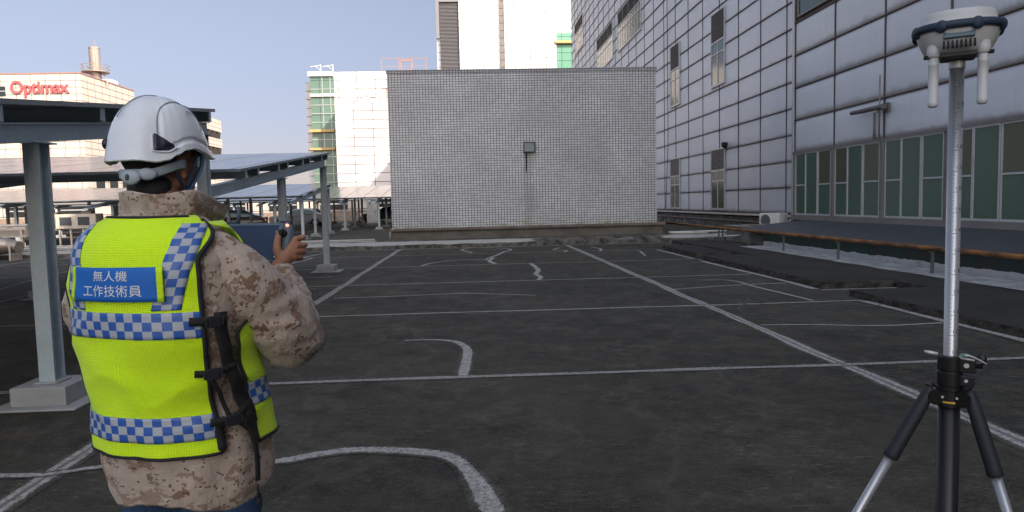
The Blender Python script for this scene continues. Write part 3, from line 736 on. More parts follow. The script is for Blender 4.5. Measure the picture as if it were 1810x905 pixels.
can1 = canopy(-3.25, -21, 2.2, 9.4, 1.97, 2.79, (5.78, 9.25), (-3.385, -7.6, -11.8, -16.), 'nearest solar canopy with steel rafter passing behind the white helmet')
canopy(-3.26, -28, 10.3, 16.8, 2.07, 2.77, (13.0, 16.68), (-3.40, -7.6, -11.8, -16, -20.2), 'second solar canopy, its end post standing just in front of the kerb')
canopy(-7.85, -44, 33.1, 40.9, 2.07, 2.84, (34.3, 37.0, 40.7), (-8.05, -12.4, -16.8, -21.2, -25.6), 'third solar canopy standing just beyond the kerb', False)
canopy(2.0, -50, 45.0, 53.2, 2.06, 3.0, (45.6, 49.6, 52.8), (-3.6, -5.9, -8.05, -12.4, -16.8, -21.2, -25.6, -30), 'fourth solar canopy in sunlight, running behind the tiled block', False)
canopy(2.0, -60, 57.5, 65.5, 2.06, 2.95, (58, 61.5, 65), (1.0, -1.4, -3.6, -5.8, -8.05, -10.2, -12.4, -14.6, -16.8, -19, -21.2, -25.6, -30), 'farthest solar canopy in front of the white facades', False)

# ------------------------------------------------------------------ far buildings
def fbox(T, name, x0, x1, y0, y1, z0, z1, mat, **k):
    mb = MB(); mb.box(x0, x1, y0, y1, z0, z1); o = mb.build(name, mat, T, **k); o.location = -T.location; return o
# left: factory with red lettering
FB = thing('factory_building', 'cream panelled factory with red wall lettering and a steel chimney on its roof', 'building', (-69.3, 133, 0))
fbox(FB, 'wall', -125, -69.3, 133, 153.3, 0, 26.4, FAC_P)
mb = MB(); mb.box(-125.1, -69.2, 132.9, 153.4, 26.4, 26.62); mb.build('coping', REDW, FB).location = -FB.location
def fwin(T, x0, x1, yf, z0, z1, mat=DARKGL):
    mb = MB(); mb.box(x0, x1, yf-.12, yf-.02, z0, z1); mb.box(x0, x1, yf-.16, yf-.12, (z0+z1)/2-.06, (z0+z1)/2+.06, 1); o = mb.build('window', [mat, ALU], T); o.location = -T.location; return o
fwin(FB, -86, -82.4, 133, 22.6, 24.3); fwin(FB, -92, -88, 133, 22.6, 24.3)
for y0, y1, z0, z1 in ((141.5, 144.5, 20.4, 21.4), (147.5, 150, 20.4, 21.4), (136, 139, 6, 9.5), (141, 144, 6, 9.5), (146, 149, 6, 9.5)):
    mb = MB(); mb.box(-69.32, -69.2, y0, y1, z0, z1); o = mb.build('window', DARKGL, FB); o.location = -FB.location
for x0 in range(-120, -72, 5):
    fwin(FB, x0, x0+3.4, 133, 3.2, 5.0)
mb = MB(); mb.box(-125, -69.2, 132.7, 133.02, 15.9, 16.3); mb.box(-125, -69.2, 132.7, 133.02, 11.6, 12.0); o = mb.build('string_course', FAC_P, FB); o.location = -FB.location
me = text_mesh('Optimax', 3.05, .12, bold=.05); me.materials.append(RED)
vs = [v.co.x for v in me.vertices]; k = (81.4-71.3)/(max(vs)-min(vs)); mn = min(vs)
for v in me.vertices: v.co.x = (v.co.x-mn)*k
o = bpy.data.objects.new('lettering', me); COL.objects.link(o); o.parent = FB; o.rotation_euler = (R(90), 0, 0); o.location = Vector((-81.4, 132.82, 23.05))-FB.location
# chimney
CH = thing('chimney_stack', 'weathered steel chimney with a railed platform on the factory roof', 'chimney', (-66.6*1.06, 141, 26.4))
mb = MB(); mb.lathe([(.95, -.4), (.95, 6.0), (1.0, 6.02), (1.0, 6.3), (.9, 6.3), (.9, 5.9)], (0, 0, 0), 24); mb.build('flue', STACK, CH, smooth=False)
mb = MB(); mb.lathe([(1.0, 1.6), (2.4, 1.6), (2.4, 1.72), (1.0, 1.72)], (0, 0, 0), 20)
for z in (2.3, 2.9):
    mb.tube([(2.35*math.cos(a*.314), 2.35*math.sin(a*.314), z) for a in range(21)], .05, 6)
for a in range(10): mb.cyl((2.35*math.cos(a*.628), 2.35*math.sin(a*.628), 1.7), (2.35*math.cos(a*.628), 2.35*math.sin(a*.628), 2.9), .05, 6)
mb.tube([(1.4, .2, 1.6), (1.7, .2, .4), (1.9, .3, -.3)], .14, 8)
mb.build('platform', STACK, CH)
mb = MB(); mb.cyl((.6, -.9, 2), (.6, -.9, 7.6), .05, 6); mb.build('antenna', STACK, CH)
tag(fb := MB().box(-69.2+.9, -69.2+0.9, 0, 0, 0, 0).build('rooftop_box', WHITEM), 'x', 'x'); bpy.data.objects.remove(fb)
mb = MB(); mb.box(-73.5, -71, 148, 150.4, 26.4, 27.9); mb.box(-73.2, -71.3, 148.3, 150, 27.9, 28.1)
tag(mb.build('rooftop_unit', WHITEM, bevel=.05), 'small pale rooftop unit right of the chimney', 'rooftop unit')
# second pale block with deep openings (right of the helmet)
PB = thing('apartment_block', 'cream block with rows of deep slanted openings, seen right of the helmet', 'building', (-69.3, 185, 0))
fbox(PB, 'wall', -110, -70.4, 164, 204.5, 0, 26.2, FAC_P)
mb = MB()
for z0, z1 in ((23.0, 26.2), (18.6, 21.0), (0, 16.3), (13.0, 16.2)): mb.box(-70.38, -69.3, 163.9, 204.6, z0, z1) if z1 != 16.2 else None
for k in range(12):
    y = 165.2+k*3.35
    for z0, z1 in ((21.0, 23.0), (16.3, 18.6)):
        mb.face([(-69.31, y, z0), (-69.31, y+1.0, z0), (-69.31, y+1.9, z1), (-69.31, y+.2, z1)]); mb.face([(-69.31, y+1.0, z0), (-70.3, y+1.5, z0), (-70.3, y+2.4, z1), (-69.31, y+1.9, z1)]); mb.face([(-70.3, y, z0), (-69.31, y, z0), (-69.31, y+.2, z1), (-70.3, y+.1, z1)])
o = mb.build('facade', FAC_P, PB); o.location = -PB.location
mb = MB()
for z0, z1 in ((21.0, 23.0), (16.3, 18.6)): mb.box(-70.38, -70.34, 164, 204.4, z0, z1)
o = mb.build('window_band', DARKGL, PB); o.location = -PB.location
# white building with the green glass corner
GB = thing('green_glass_building', 'white panelled building with a pale green glass bay and yellow sun bars', 'building', (-18, 102, 0))
fbox(GB, 'wall', -18.75, 4, 102, 125, 0, 20.35, FAC_W)
fbox(GB, 'glass_bay', -22.05, -18.76, 102.02, 115, 0, 19.75, FAC_G)
mb = MB(); mb.box(-22.3, -18.76, 101.7, 115, 19.76, 20.4); mb.box(-22.1, -18.76, 101.75, 102.0, 16.95, 17.35); o = mb.build('canopy_edge', WHITEM, GB); o.location = -GB.location
fbox(GB, 'side_wall', -23.1, -22.06, 103.6, 118, 0, 19.2, FAC_W)
mb = MB(); mb.box(-22.3, -18.9, 101.3, 101.98, 12.0, 12.35); o = mb.build('sun_bar', YEL, GB); o.location = -GB.location
mb = MB(); mb.box(-22.3, -18.9, 101.3, 101.98, 9.5, 9.8); o = mb.build('sun_bar', YEL, GB); o.location = -GB.location
mb = MB()
for z in (18., 15.8, 14.6, 13.4, 11, 8.6, 7.4, 6.2, 5): mb.box(-22.05, -18.8, 101.95, 102.05, z-.04, z+.04)
for x in (-20.4, -19.3): mb.box(x-.04, x+.04, 101.95, 102.04, 4, 19.7)
o = mb.build('mullion', ALU, GB); o.location = -GB.location
for k, x in enumerate((-21.6, -19.9)):
    mb = MB(); mb.beam((x+1.0, 102.5, 20.4), (x+1.0, 102.5, 21.5), .12, .12); mb.beam((x-.4, 102.5, 21.2), (x+1.0, 102.5, 21.4), .08, .10); mb.beam((x+.3, 102.5, 21.25), (x+1.0, 102.5, 20.7), .06, .06)
    tag(mb.build('roof_davit', WHITEM), ['left of two small white davits', 'right of two small white davits'][k]+' on the roof edge above the green glass bay', 'davit', 'roof davits')
LB = thing('front_block', 'lower bright white panelled block in front of the green glass building', 'building', (-15, 98, 0))
fbox(LB, 'wall', -18.05, 6, 98, 101.2, 0, 15.4, FAC_W)
fbox(LB, 'parapet_cap', -18.1, 6.05, 97.95, 98.2, 15.4, 15.55, WHITEM)
mb = MB()
for a, b in (((-17.3, 15.5), (-12.2, 16.5)), ((-16.4, 15.55), (-14, 16.7)), ((-14, 16.7), (-12, 16.8)), ((-15, 15.6), (-12.5, 15.7)), ((-12.2, 15.5), (-12.2, 16.2)), ((-14.2, 16.6), (-12.0, 16.0))):
    mb.beam((a[0], 99.5, a[1]), (b[0], 99.5, b[1]), .08, .08)
tag(mb.build('folded_gantry', REDW), 'thin reddish folded steel gantry lying on the lower white roof', 'gantry')
mb = MB(); mb.beam((-11.2, 99.5, 15.5), (-11.2, 99.5, 17.6), .12, .12); mb.beam((-11.8, 99.5, 17.5), (-10.4, 99.5, 17.5), .12, .12); mb.box(-11.0, -10.5, 99.3, 99.7, 15.6, 15.95); mb.box(-10.9, -10.6, 99.4, 99.6, 17.6, 17.8); mb.box(-9.9, -9.5, 99.3, 99.7, 15.5, 15.7)
tag(mb.build('roof_hoist', REDW), 'small rusty hoist post beside the tiled block edge on the lower white roof', 'hoist')
# tower
TW = thing('white_tower', 'tall bright white tower with a dark louvred corner bay, rising behind the tiled block', 'building', (5, 118, 0))
fbox(TW, 'wall', -1.2, 5.3, 118, 140, 0, 42, FAC_W)
fbox(TW, 'wall', 6.2, 14.7, 118, 140, 0, 42, FAC_W)
fbox(TW, 'recess', 5.31, 6.19, 119.6, 139, 0, 41, FAC_S)
fbox(TW, 'corner_frame', -4.9, -1.21, 118.9, 140, 0, 42, FAC_W)
mb = MB(); mb.box(-4.35, -1.3, 118.6, 118.88, 0, 34.3, 1); n = 150
for i in range(n):
    z = 18+i*.22
    mb.box(-4.35, -1.25, 118.35, 118.6, z, z+.07) if z < 34.1 else None
mb.box(-4.9, -4.4, 118.0, 118.88, 28.5, 42); mb.box(-4.4, -1.25, 118.0, 118.9, 34.3, 42); 
o = mb.build('louvre_bay', [simple('tower_louvre', (.20, .20, .21), .5, .3), simple('tower_dark', (.05, .055, .06), .4)], TW); o.location = -TW.location
fbox(TW, 'glass_bay', 14.75, 17.6, 118.3, 140, 0, 29.2, mat_facade('mint_glass_facade', (.15, .36, .26), (.06, .14, .11), 2.6, 1.3, .05, .25))
fbox(TW, 'wall', 14.75, 17.6, 118.32, 139.9, 29.21, 42, FAC_W)
fbox(TW, 'sun_bar', 14.6, 17.7, 117.6, 118.28, 27.45, 27.85, YEL)
mb = MB()
for x in (-12.3, -9.8, -5.9): mb.beam((x, 104, 20.35), (x, 104, 22.6), .10, .10)
mb.beam((-12.3, 104, 22.5), (-5.9, 104, 22.5), .08, .08); mb.beam((-12.3, 104, 21.4), (-5.9, 104, 21.4), .06, .06)
mb.box(-9.6, -7.9, 103.8, 104.4, 20.4, 20.9); mb.beam((-9.7, 104, 22.2), (-7.8, 104, 22.2), .22, .2); mb.beam((-9.4, 104, 20.4), (-9.6, 104, 22.2), .15, .15); mb.beam((-8.0, 104, 20.4), (-7.9, 104, 22.2), .15, .15)
tag(mb.build('roof_frame', REDW), 'reddish railed maintenance frame on the white roof left of the tower', 'roof frame')
# low band of bright walls closing the view under the canopies
NB = thing('low_warehouse', 'long low cream warehouse seen under the canopies', 'building', (-40, 86, 0))
fbox(NB, 'wall', -110, 5, 86, 95, 0, 2.9, FAC_P)
for x0 in range(-72, -4, 6): fwin(NB, x0, x0+3.2, 86, 1.2, 2.5)
mb = MB(); mb.box(-110, 5, 85.7, 95, 2.9, 3.05); o = mb.build('string_course', REDW, NB); o.location = -NB.location

# ------------------------------------------------------------------ parked vehicles under the canopies
CARG = mat_glass('car_glass', (.02, .05, .05)); TYRE = simple('tyre_rubber', (.02, .02, .02), .9); HUB = simple('wheel_alloy', (.35, .35, .36), .35, .6); LMP = simple('tail_lamp', (.4, .02, .02), .3); HLM = simple('head_lamp', (.7, .7, .7), .15)
def car(paint, label, loc, rz):
    T = thing('parked_car', label, 'car', loc, rz, 'cars parked under the solar canopies')
    pm = NT(paint[0]); pm.p(col=paint[1], rough=.3, coat=.6, metal=.2)
    # side profile extruded with tumblehome: x along length
    prof = [(-2.2, .35), (-2.22, .62), (-2.1, .88), (-1.35, .97), (-.95, 1.0), (-.35, 1.38), (.2, 1.45), (1.0, 1.42), (1.65, 1.08), (2.1, 1.0), (2.2, .7), (2.18, .35)]
    mb = MB(); rows = []
    for yk, inset in ((-.86, .0), (-.80, .02), (.80, .02), (.86, .0)):
        rows.append([Vector((x, yk*(1-.22*max(0, z-1.0)/.45), z if abs(yk) < .82 else z-.04*(z > .5))) for x, z in prof])
    mb.grid(rows)
    mb.face([rows[0][i] for i in range(len(prof))][::-1]); mb.face(rows[-1])
    mb.face([rows[0][0], rows[-1][0], rows[-1][-1], rows[0][-1]])
    mb.build('body', pm.m, T, bevel=.03)
    mb = MB()
    for s_ in (-1, 1):
        pts = [Vector((x, s_*(.868*(1-.22*max(0, z-1.0)/.45)), z)) for x, z in ((-.85, 1.0), (-.36, 1.3), (.2, 1.37), (.95, 1.34), (1.45, 1.06), (1.2, 1.0))]
        mb.face(pts if s_ < 0 else pts[::-1])
    mb.face([(-.93, -.72, 1.03), (-.93, .72, 1.03), (-.40, .66, 1.365), (-.40, -.66, 1.365)][::-1]); mb.face([(1.60, -.7, 1.12), (1.60, .7, 1.12), (1.06, .64, 1.425), (1.06, -.64, 1.425)])
    mb.build('window_glass', CARG, T)
    for x in (-1.4, 1.38):
        for y in (-.80, .80):
            m2 = MB(); m2.cyl((x, y-.1, .33), (x, y+.1, .33), .33, 20); wh = m2.build('wheel', TYRE, T)
            m3 = MB(); s_ = 1 if y > 0 else -1; m3.cyl((x, y+s_*.1, .33), (x, y+s_*.112, .33), .21, 16); m3.build('rim', HUB, wh)
    for y in (-.66, .66):
        m2 = MB(); m2.box(-2.235, -2.15, y-.17, y+.17, .64, .8); m2.build('headlight', HLM, T)
        m2 = MB(); m2.box(2.12, 2.215, y-.15, y+.15, .72, .95); m2.build('tail_light', LMP, T)
    return T
car(('dark_green_car_paint', (.02, .06, .06)), 'dark green car partly hidden behind the left edge of the tiled block', (-7.5, 62.5, 0), R(20))
car(('black_car_paint', (.015, .015, .018)), 'black car parked beneath the third canopy nearest the kerb', (-15.5, 46.5, 0), R(8))
car(('silver_car_paint', (.35, .35, .36)), 'silver car parked under the fourth canopy behind the black car', (-13.4, 56.5, 0), R(-4))
car(('grey_car_paint', (.10, .10, .11)), 'dark grey car parked under the fourth canopy, right of the silver car', (-19.6, 56.5, 0), R(6))
car(('white_car_paint', (.55, .55, .53)), 'white car parked far left under the canopies', (-25.6, 55.0, 0), R(3))
KI = thing('white_cabinet', 'tall white electrical cabinet between canopy posts left of the tiled block', 'cabinet', (-7.9, 57.2, 0))
mb = MB(); mb.box(-.42, .42, -.3, .3, .12, 1.85); mb.box(-.46, .46, -.34, .34, 1.85, 1.92); mb.build('case', WHITEM, KI, bevel=.02)
mb = MB(); mb.box(-.4, .4, -.315, -.302, .2, 1.8); mb.build('door', WHITEM, KI); mb = MB(); mb.box(.28, .31, -.35, -.315, .9, 1.1); mb.build('handle', BLACK, KI)
mb = MB(); mb.box(-.46, .46, -.34, .34, 0, .12); mb.build('base', CONC, KI)
# railing and thin pipes behind
mb = MB()
for i in range(46): x = -48+i*1.1; mb.cyl((x, 68, 0), (x, 68, 1.1), .025, 6)
for z in (.55, 1.1): mb.beam((-48, 68, z), (1.5, 68, z), .05, .05)
tag(mb.build('roof_railing', GALV2), 'long thin metal railing behind the farthest canopy', 'railing')
mb = MB(); mb.box(-50, 2, 76, 76.4, 0, 1.05); tag(mb.build('parapet_wall', mat_concrete('tan_parapet', (.36, .28, .2), (.12, .09, .07), .5)), 'tan parapet wall at the far edge of the roof', 'parapet')

# ------------------------------------------------------------------ equipment at the left
CREAM = simple('cream_duct_paint', (.62, .56, .47), .55, dirt=.3, var=.15)
DU = thing('spiral_duct', 'large spiral wound silver duct lying at the far left on the roof', 'duct', (-16.7, 24, .49)); DU.scale = (.55,)*3
mb = MB(); pts = []; rad = []
for i in range(150):
    x = -6+i*.055; pts.append((x, 0, 0)); rad.append(.55+.022*(i % 4 < 2))
pts += [(2.3, 0, 0), (2.9, 0, -.05), (3.5, -.1, -.12)]; rad += [.56, .42, .36]
mb.tube(pts, rad, 28); mb.build('duct', simple('galvanised_duct', (.42, .36, .30), .38, .7, var=.2), DU, smooth=False)
mb = MB(); mb.tube([(1.1, -.2, -.1), (1.25, -.7, -.25), (1.5, -1.15, -.35)], .19, 18); mb.tube([(1.5, -1.15, -.35), (1.53, -1.2, -.36)], .23, 18); mb.build('branch', simple('galvanised_branch', (.5, .45, .4), .35, .7), DU)
for x in (-5, -2, 1, 3.2):
    mb = MB(); mb.box(x-.05, x+.05, -.5, .5, -.9, -.55); mb.box(x-.05, x+.05, -.55, -.45, -.9, 0); mb.box(x-.05, x+.05, .45, .55, -.9, 0); mb.build('cradle', CREAM, DU)
PR = thing('pipe_rack', 'cream pipe rack carrying pipes above the spiral duct', 'pipe rack', (-18.6, 28, 0)); PR.scale = (.66,)*3
mb = MB()
for x in (-8, -4, -.6, 2.2): mb.box(x-.07, x+.07, -.07, .07, 0, 1.45)
mb.box(-10, 2.5, -.1, .1, 1.38, 1.52); mb.box(-10, 2.5, -.08, .08, .95, 1.02); mb.box(-9, 2.4, .6, .8, 1.0, 1.38)
mb.build('frame', CREAM, PR)
mb = MB(); mb.tube([(-10, .3, 1.62), (2.4, .3, 1.62)], .08, 8); mb.build('pipe', PIPEW, PR)
mb = MB(); mb.box(-2.7, -.9, -.2, .3, 1.53, 2.2); mb.build('junction_box', CREAM, PR, bevel=.03); mb = MB(); mb.box(-2.0, -1.8, -.215, -.2, 1.8, 1.95); mb.build('gauge', BLACK, PR)
AH = thing('air_handler', 'cream air handling cabinet with two dark rounded portholes beside the left shoulder', 'air handler', (-17.9, 34, 0)); AH.scale = (.62,)*3
mb = MB(); mb.box(-1.9, 1.0, -.6, .6, 1.25, 2.35); mb.box(-2.6, -1.9, -.4, .4, 1.1, 2.5); mb.build('cabinet', CREAM, AH, bevel=.05)
for x in (-1.15, .15):
    mb = MB(); mb.box(x-.42, x+.42, -.66, -.602, 1.5, 2.12); p = mb.build('porthole', simple('dark_porthole', (.06, .07, .08), .25), AH, bevel=.09)
    mb = MB(); mb.box(x-.48, x+.48, -.64, -.601, 1.44, 1.499); mb.box(x-.48, x+.48, -.64, -.601, 2.121, 2.18); mb.build('rim', CREAM, p)
mb = MB(); mb.box(-.2, .55, -.3, .3, 2.35, 2.55); mb.build('cowl', simple('brown_cowl', (.25, .19, .16), .7), AH)
for x in (-1.7, -.9, 0, .8):
    mb = MB(); mb.box(x-.06, x+.06, -.5, -.38, 0, 1.25); mb.build('leg', CREAM, AH)
mb = MB(); mb.tube(catmull([(1.0, 0, 1.5), (2.2, -.1, 1.55), (3.6, -.3, 1.7), (5.5, -.5, 1.7)], .2), .30, 14); mb.build('outlet_duct', CREAM, AH, smooth=True)
for k, (x, y) in enumerate(((-15.6, 34), (-15.0, 34.4), (-14.2, 35), (-13.6, 34.2), (-16.2, 33.6))):
    mb = MB(); mb.tube([(x, y, 0), (x, y, .6+.08*k), (x+.1, y+.1, .7+.08*k)], .05, 8); mb.tube([(x-.2, y, .3), (x+.2, y, .3)], .03, 8)
    tag(mb.build('riser_pipe', [simple('tan_pipe_%s' % 'abcde'[k], (.45-.05*k, .33-.03*k, .24-.02*k), .6), ][0], smooth=False), ['leftmost but one', 'middle', 'second from right', 'rightmost', 'leftmost'][k]+' of the thin tan pipes below the cream air handler', 'pipe', 'cluster of riser pipes below the air handler')
mb = MB(); mb.box(-30, -11, 29.0, 29.25, 0, .22); tag(mb.build('sunlit_kerb', CREAM), 'low sunlit cream kerb in front of the spiral duct', 'kerb')
# torso sections in the person's own frame: z, centre y, half width, half depth
SEC = [(.64, .050, .185, .145), (.70, .060, .215, .170), (.76, .068, .230, .185), (.85, .055, .226, .180), (.94, .042, .222, .176), (1.03, .022, .224, .176),
       (1.16, .000, .232, .174), (1.30, -.012, .236, .166), (1.38, -.016, .226, .152), (1.42, -.014, .206, .138), (1.45, -.008, .170, .120), (1.475, .002, .122, .104), (1.50, .010, .088, .092), (1.53, .015, .080, .085)]
def _sec(z):
    z = max(SEC[0][0], min(SEC[-1][0]-1e-6, z))
    for i in range(len(SEC)-1):
        if SEC[i][0] <= z <= SEC[i+1][0]: break
    z0, z1 = SEC[i][0], SEC[i+1][0]; t = (z-z0)/(z1-z0); out = []
    for k in (1, 2, 3):
        p0 = SEC[max(i-1, 0)][k]; p1 = SEC[i][k]; p2 = SEC[i+1][k]; p3 = SEC[min(i+2, len(SEC)-1)][k]
        h = z1-z0
        m1 = (p2-p0)/(SEC[i+1][0]-SEC[max(i-1, 0)][0])*h; m2 = (p3-p1)/(SEC[min(i+2, len(SEC)-1)][0]-SEC[i][0])*h
        out.append((2*t**3-3*t*t+1)*p1+(t**3-2*t*t+t)*m1+(-2*t**3+3*t*t)*p2+(t**3-t*t)*m2)
    return out
def S0(th, z, off=0.):
    cy, a, b = _sec(z); s, c = math.sin(th), math.cos(th); e = .90
    f = lambda v: math.copysign(abs(v)**e, v)
    return ((a+off)*f(s), cy-(b+off)*f(c), z)
HC = (-.022, .022, 1.655); HYAW = math.radians(-8)
RIM = [(0, .006), (25, .002), (45, -.003), (64, .008), (80, .015), (91, .010), (102, -.004), (113, -.019), (125, -.024), (148, -.019), (180, -.020)]
def _sm(x, a, b):
    t = max(0., min(1., (x-a)/(b-a))); return t*t*(3-2*t)
def rimz(al):
    al = abs((al+180) % 360-180)
    for i in range(len(RIM)-1):
        if RIM[i][0] <= al <= RIM[i+1][0]:
            t = (al-RIM[i][0])/(RIM[i+1][0]-RIM[i][0]); t = t*t*(3-2*t)
            return RIM[i][1]*(1-t)+RIM[i+1][1]*t
    return RIM[-1][1]
def HS(al, t, off=0., feat=True):
    # al azimuth in degrees, 0 = forehead, 90 = right ear; t 0 rim .. 1 crown -> head frame
    a = math.radians(al); r0 = rimz(al); H = .163; aa = abs((al+180) % 360-180)
    ph = math.radians(90*t); 
    z = r0*(1-t)**1.2*(1)+H*math.sin(ph)**1.0*1.0
    rho = math.cos(ph)**.80 if t < 1 else 0.
    w, l = .112, (.140 if aa < 90 else .131)
    flare = .006*math.exp(-t*90/9.)
    peak = .026*_sm(75-aa, 0, 60)*math.exp(-t*90/8.)
    lip = .0
    if feat:
        hgt = H*math.sin(ph)
        lip = .005*_sm(128-aa, 0, 25)*(1-_sm(hgt, .016, .024))
        # raised side shells
        crest = .004*(1-_sm(aa, 114, 120))*_sm(hgt, .03, .036)*(1-_sm(hgt, .128, .136))*_sm(aa, 8, 13)
        lip += crest
    x = (w*rho+(off+lip)*max(rho, .2)+flare)*math.sin(a)
    y = (l*rho+(off+lip)*max(rho, .2)+flare+peak)*math.cos(a)
    return (x, y, z+off*math.sin(ph)+lip*math.sin(ph)-peak*.25)
def HW(p):  # head frame -> person frame
    c, s = math.cos(HYAW), math.sin(HYAW)
    return (HC[0]+c*p[0]-s*p[1], HC[1]+s*p[0]+c*p[1], HC[2]+p[2])
# ------------------------------------------------------------------ the worker
def mat_camo(name='desert_digital_camouflage'):
    t = NT(name); uv = t.co('UV'); 
    def snap(sx, sy):
        nd = t.n('ShaderNodeVectorMath', {0: uv, 1: (sx, sy, 1.)}, operation='SNAP'); return nd.outputs[0]
    q = snap(.0062, .0050)
    warp = t.mp(q, (1, 1, 1))
    n1 = t.noise(t.mp(warp, (10, 13, 1)), 1.0, 3, .6); n2 = t.noise(t.mp(warp, (17, 22, 1), (3.1, 7, 0)), 1.0, 4, .75); n3 = t.noise(t.mp(warp, (24, 30, 1), (9, 2, 0)), 1.0, 4, .8); n4 = t.noise(t.mp(warp, (20, 30, 1), (1, 12, 0)), 1.0, 4, .8)
    base = (.47, .385, .315)
    c = t.mix(t.ramp(n1, [(.54, 0.), (.545, 1.)], 'CONSTANT'), base, (.31, .22, .165))
    c = t.mix(t.ramp(n4, [(.57, 0.), (.575, 1.)], 'CONSTANT'), c, (.52, .45, .38))
    c = t.mix(t.ramp(n2, [(.565, 0.), (.57, 1.)], 'CONSTANT'), c, (.22, .13, .085))
    c = t.mix(t.ramp(n3, [(.62, 0.), (.625, 1.)], 'CONSTANT'), c, (.09, .045, .032))
    o = t.co()
    c = t.mix(t.math('MULTIPLY', t.noise(o, 9., 4), .25), c, (.26, .22, .19))
    w_ = t.n('ShaderNodeTexWave', {'Vector': uv, 'Scale': 320., 'Distortion': 0.}).outputs['Fac']
    t.p(col=c, rough=.92, spec=.2, sheen=.15)
    h = t.math('ADD', t.math('MULTIPLY', t.noise(t.mp(o, (1, 1, .6)), 16., 5, .62), 2.4), t.math('MULTIPLY', t.noise(o, 90., 2), .15))
    t.p(normal=t.bump(h, .5, .012))
    return t.m
def mat_hivis():
    t = NT('fluorescent_yellow_mesh'); uv = t.co('UV'); o = t.co()
    v = t.n('ShaderNodeTexVoronoi', {'Vector': t.mp(uv, (1, 1.15, 1)), 'Scale': 165., 'Randomness': .12}, feature='F1').outputs['Distance']
    s = t.sep(uv)
    hole = t.ramp(v, [(.24, 1.), (.36, 0.)])
    meshy = t.ramp(t.noise(o, 3., 2), [(.3, .5), (.6, 1.)])
    base = t.mix(t.noise(o, 6., 4), (.62, 1.0, .008), (.72, 1.0, .012))
    c = t.mix(t.math('MULTIPLY', t.math('MULTIPLY', hole, meshy), .28), base, (.22, .36, .01))
    t.p(col=c, rough=.75, spec=.25, sheen=.2)
    t.p(normal=t.bump(t.math('ADD', t.math('MULTIPLY', t.noise(t.mp(o, (1, 1, 1.5)), 9., 5, .6), 3.2), t.math('MULTIPLY', v, .5)), .4, .008))
    return t.m
def mat_checker(sq=.0225):
    t = NT('blue_silver_checks'); uv = t.co('UV'); o = t.co()
    ck = t.n('ShaderNodeTexChecker', {'Vector': t.mp(uv, (1, 1, 1), (.0003, .0003, .5*sq)), 'Color1': (.02, .10, .42), 'Color2': (.46, .49, .52), 'Scale': 1/sq})
    c = t.mix(t.math('MULTIPLY', t.noise(o, 40., 4), .3), ck.outputs['Color'], (.12, .2, .36))
    t.p(col=c, rough=t.mix(ck.outputs['Fac'], (.5,)*3, (.35,)*3), spec=.4, normal=t.bump(t.noise(o, 25., 4), .4, .006))
    return t.m
CAMO = mat_camo(); HIVIS = mat_hivis(); CHECK = mat_checker()
PIPING = simple('black_piping', (.012, .013, .016), .8); WEB = simple('black_webbing', (.012, .012, .013), .75, bump=.3, bs=300)
SKIN = NT('tanned_skin'); _o = SKIN.co()
SKIN.p(col=SKIN.mix(SKIN.noise(_o, 18., 4), (.30, .135, .075), (.40, .195, .12)), rough=.55, spec=.4, normal=SKIN.bump(SKIN.noise(_o, 160., 3), .25, .002))
SKIN.b.inputs['Subsurface Weight'].default_value = .08; SKIN.b.inputs['Subsurface Radius'].default_value = (.012, .005, .003)
SKIN = SKIN.m
HAIR = simple('black_hair', (.008, .007, .007), .55, bump=.6, bs=180)
PATCHB = simple('blue_patch_cloth', (.006, .13, .50), .65, var=.06); PWHITE = simple('white_print', (.75, .78, .78), .6, var=.03)
DENIM = NT('blue_denim'); _o = DENIM.co()
DENIM.p(col=DENIM.mix(DENIM.noise(_o, 14., 5, .7), (.022, .05, .11), (.05, .10, .19)), rough=.9, spec=.2, normal=DENIM.bump(DENIM.noise(_o, 400., 2), .4, .003)); DENIM = DENIM.m
HELM = NT('white_helmet_shell'); _o = HELM.co()
HELM.p(col=HELM.mix(HELM.ramp(HELM.noise(_o, 9., 6, .7), [(.5, 0.), (.8, .35)]), (.74, .79, .84), (.5, .52, .54)), rough=.33, spec=.5, coat=.25, coatr=.3); HELM = HELM.m
HGREY = simple('grey_helmet_trim', (.30, .34, .37), .5); HVENT = simple('dark_helmet_vent', (.01, .015, .035), .4); HDARK = simple('helmet_lining', (.02, .02, .022), .9)
ADJ = simple('grey_adjuster_plastic', (.36, .42, .47), .5, dirt=.25, ds=30); NAVY = simple('navy_strap', (.015, .035, .10), .7); TEAL = simple('blue_strap_clip', (.02, .13, .26), .4)

PR_ = thing('person', 'person seen from behind in white helmet, yellow vest and desert camouflage jacket', 'person', (-.8625, 2.024, 0), R(-20))

def fold(p, k=1.0):        # cloth folds shared by the jacket and whatever lies on it
    x, y, z = p
    v = mnoise.noise(Vector((x*4.5, y*4.5, z*6+3)))*.009
    v += (1-abs(mnoise.noise(Vector((x*5+z*3, y*5, z*9-2*x)))*2))*.008
    low = _sm(1.02-z, 0, .2)
    v += low*mnoise.noise(Vector((math.atan2(x, -y)*2.6, z*3, 7)))*.014
    v += low*(1-2*abs(mnoise.noise(Vector((x*9+z*7, y*9, z*5)))))*.005
    return v*k
def S(th, z, off=0.):
    p = S0(th, z); q = S0(th, z, 1.0); d = Vector((q[0]-p[0], q[1]-p[1], 0)); d.normalize()
    # add an upward share on the shoulders
    if z > 1.38: d = (d+Vector((0, 0, 1))*_sm(z, 1.38, 1.45)*1.6).normalized()
    f = fold(p, 1.0-.0*off) * (1-_sm(z, 1.36, 1.44)*.6)
    return Vector(p)+d*(off+f)
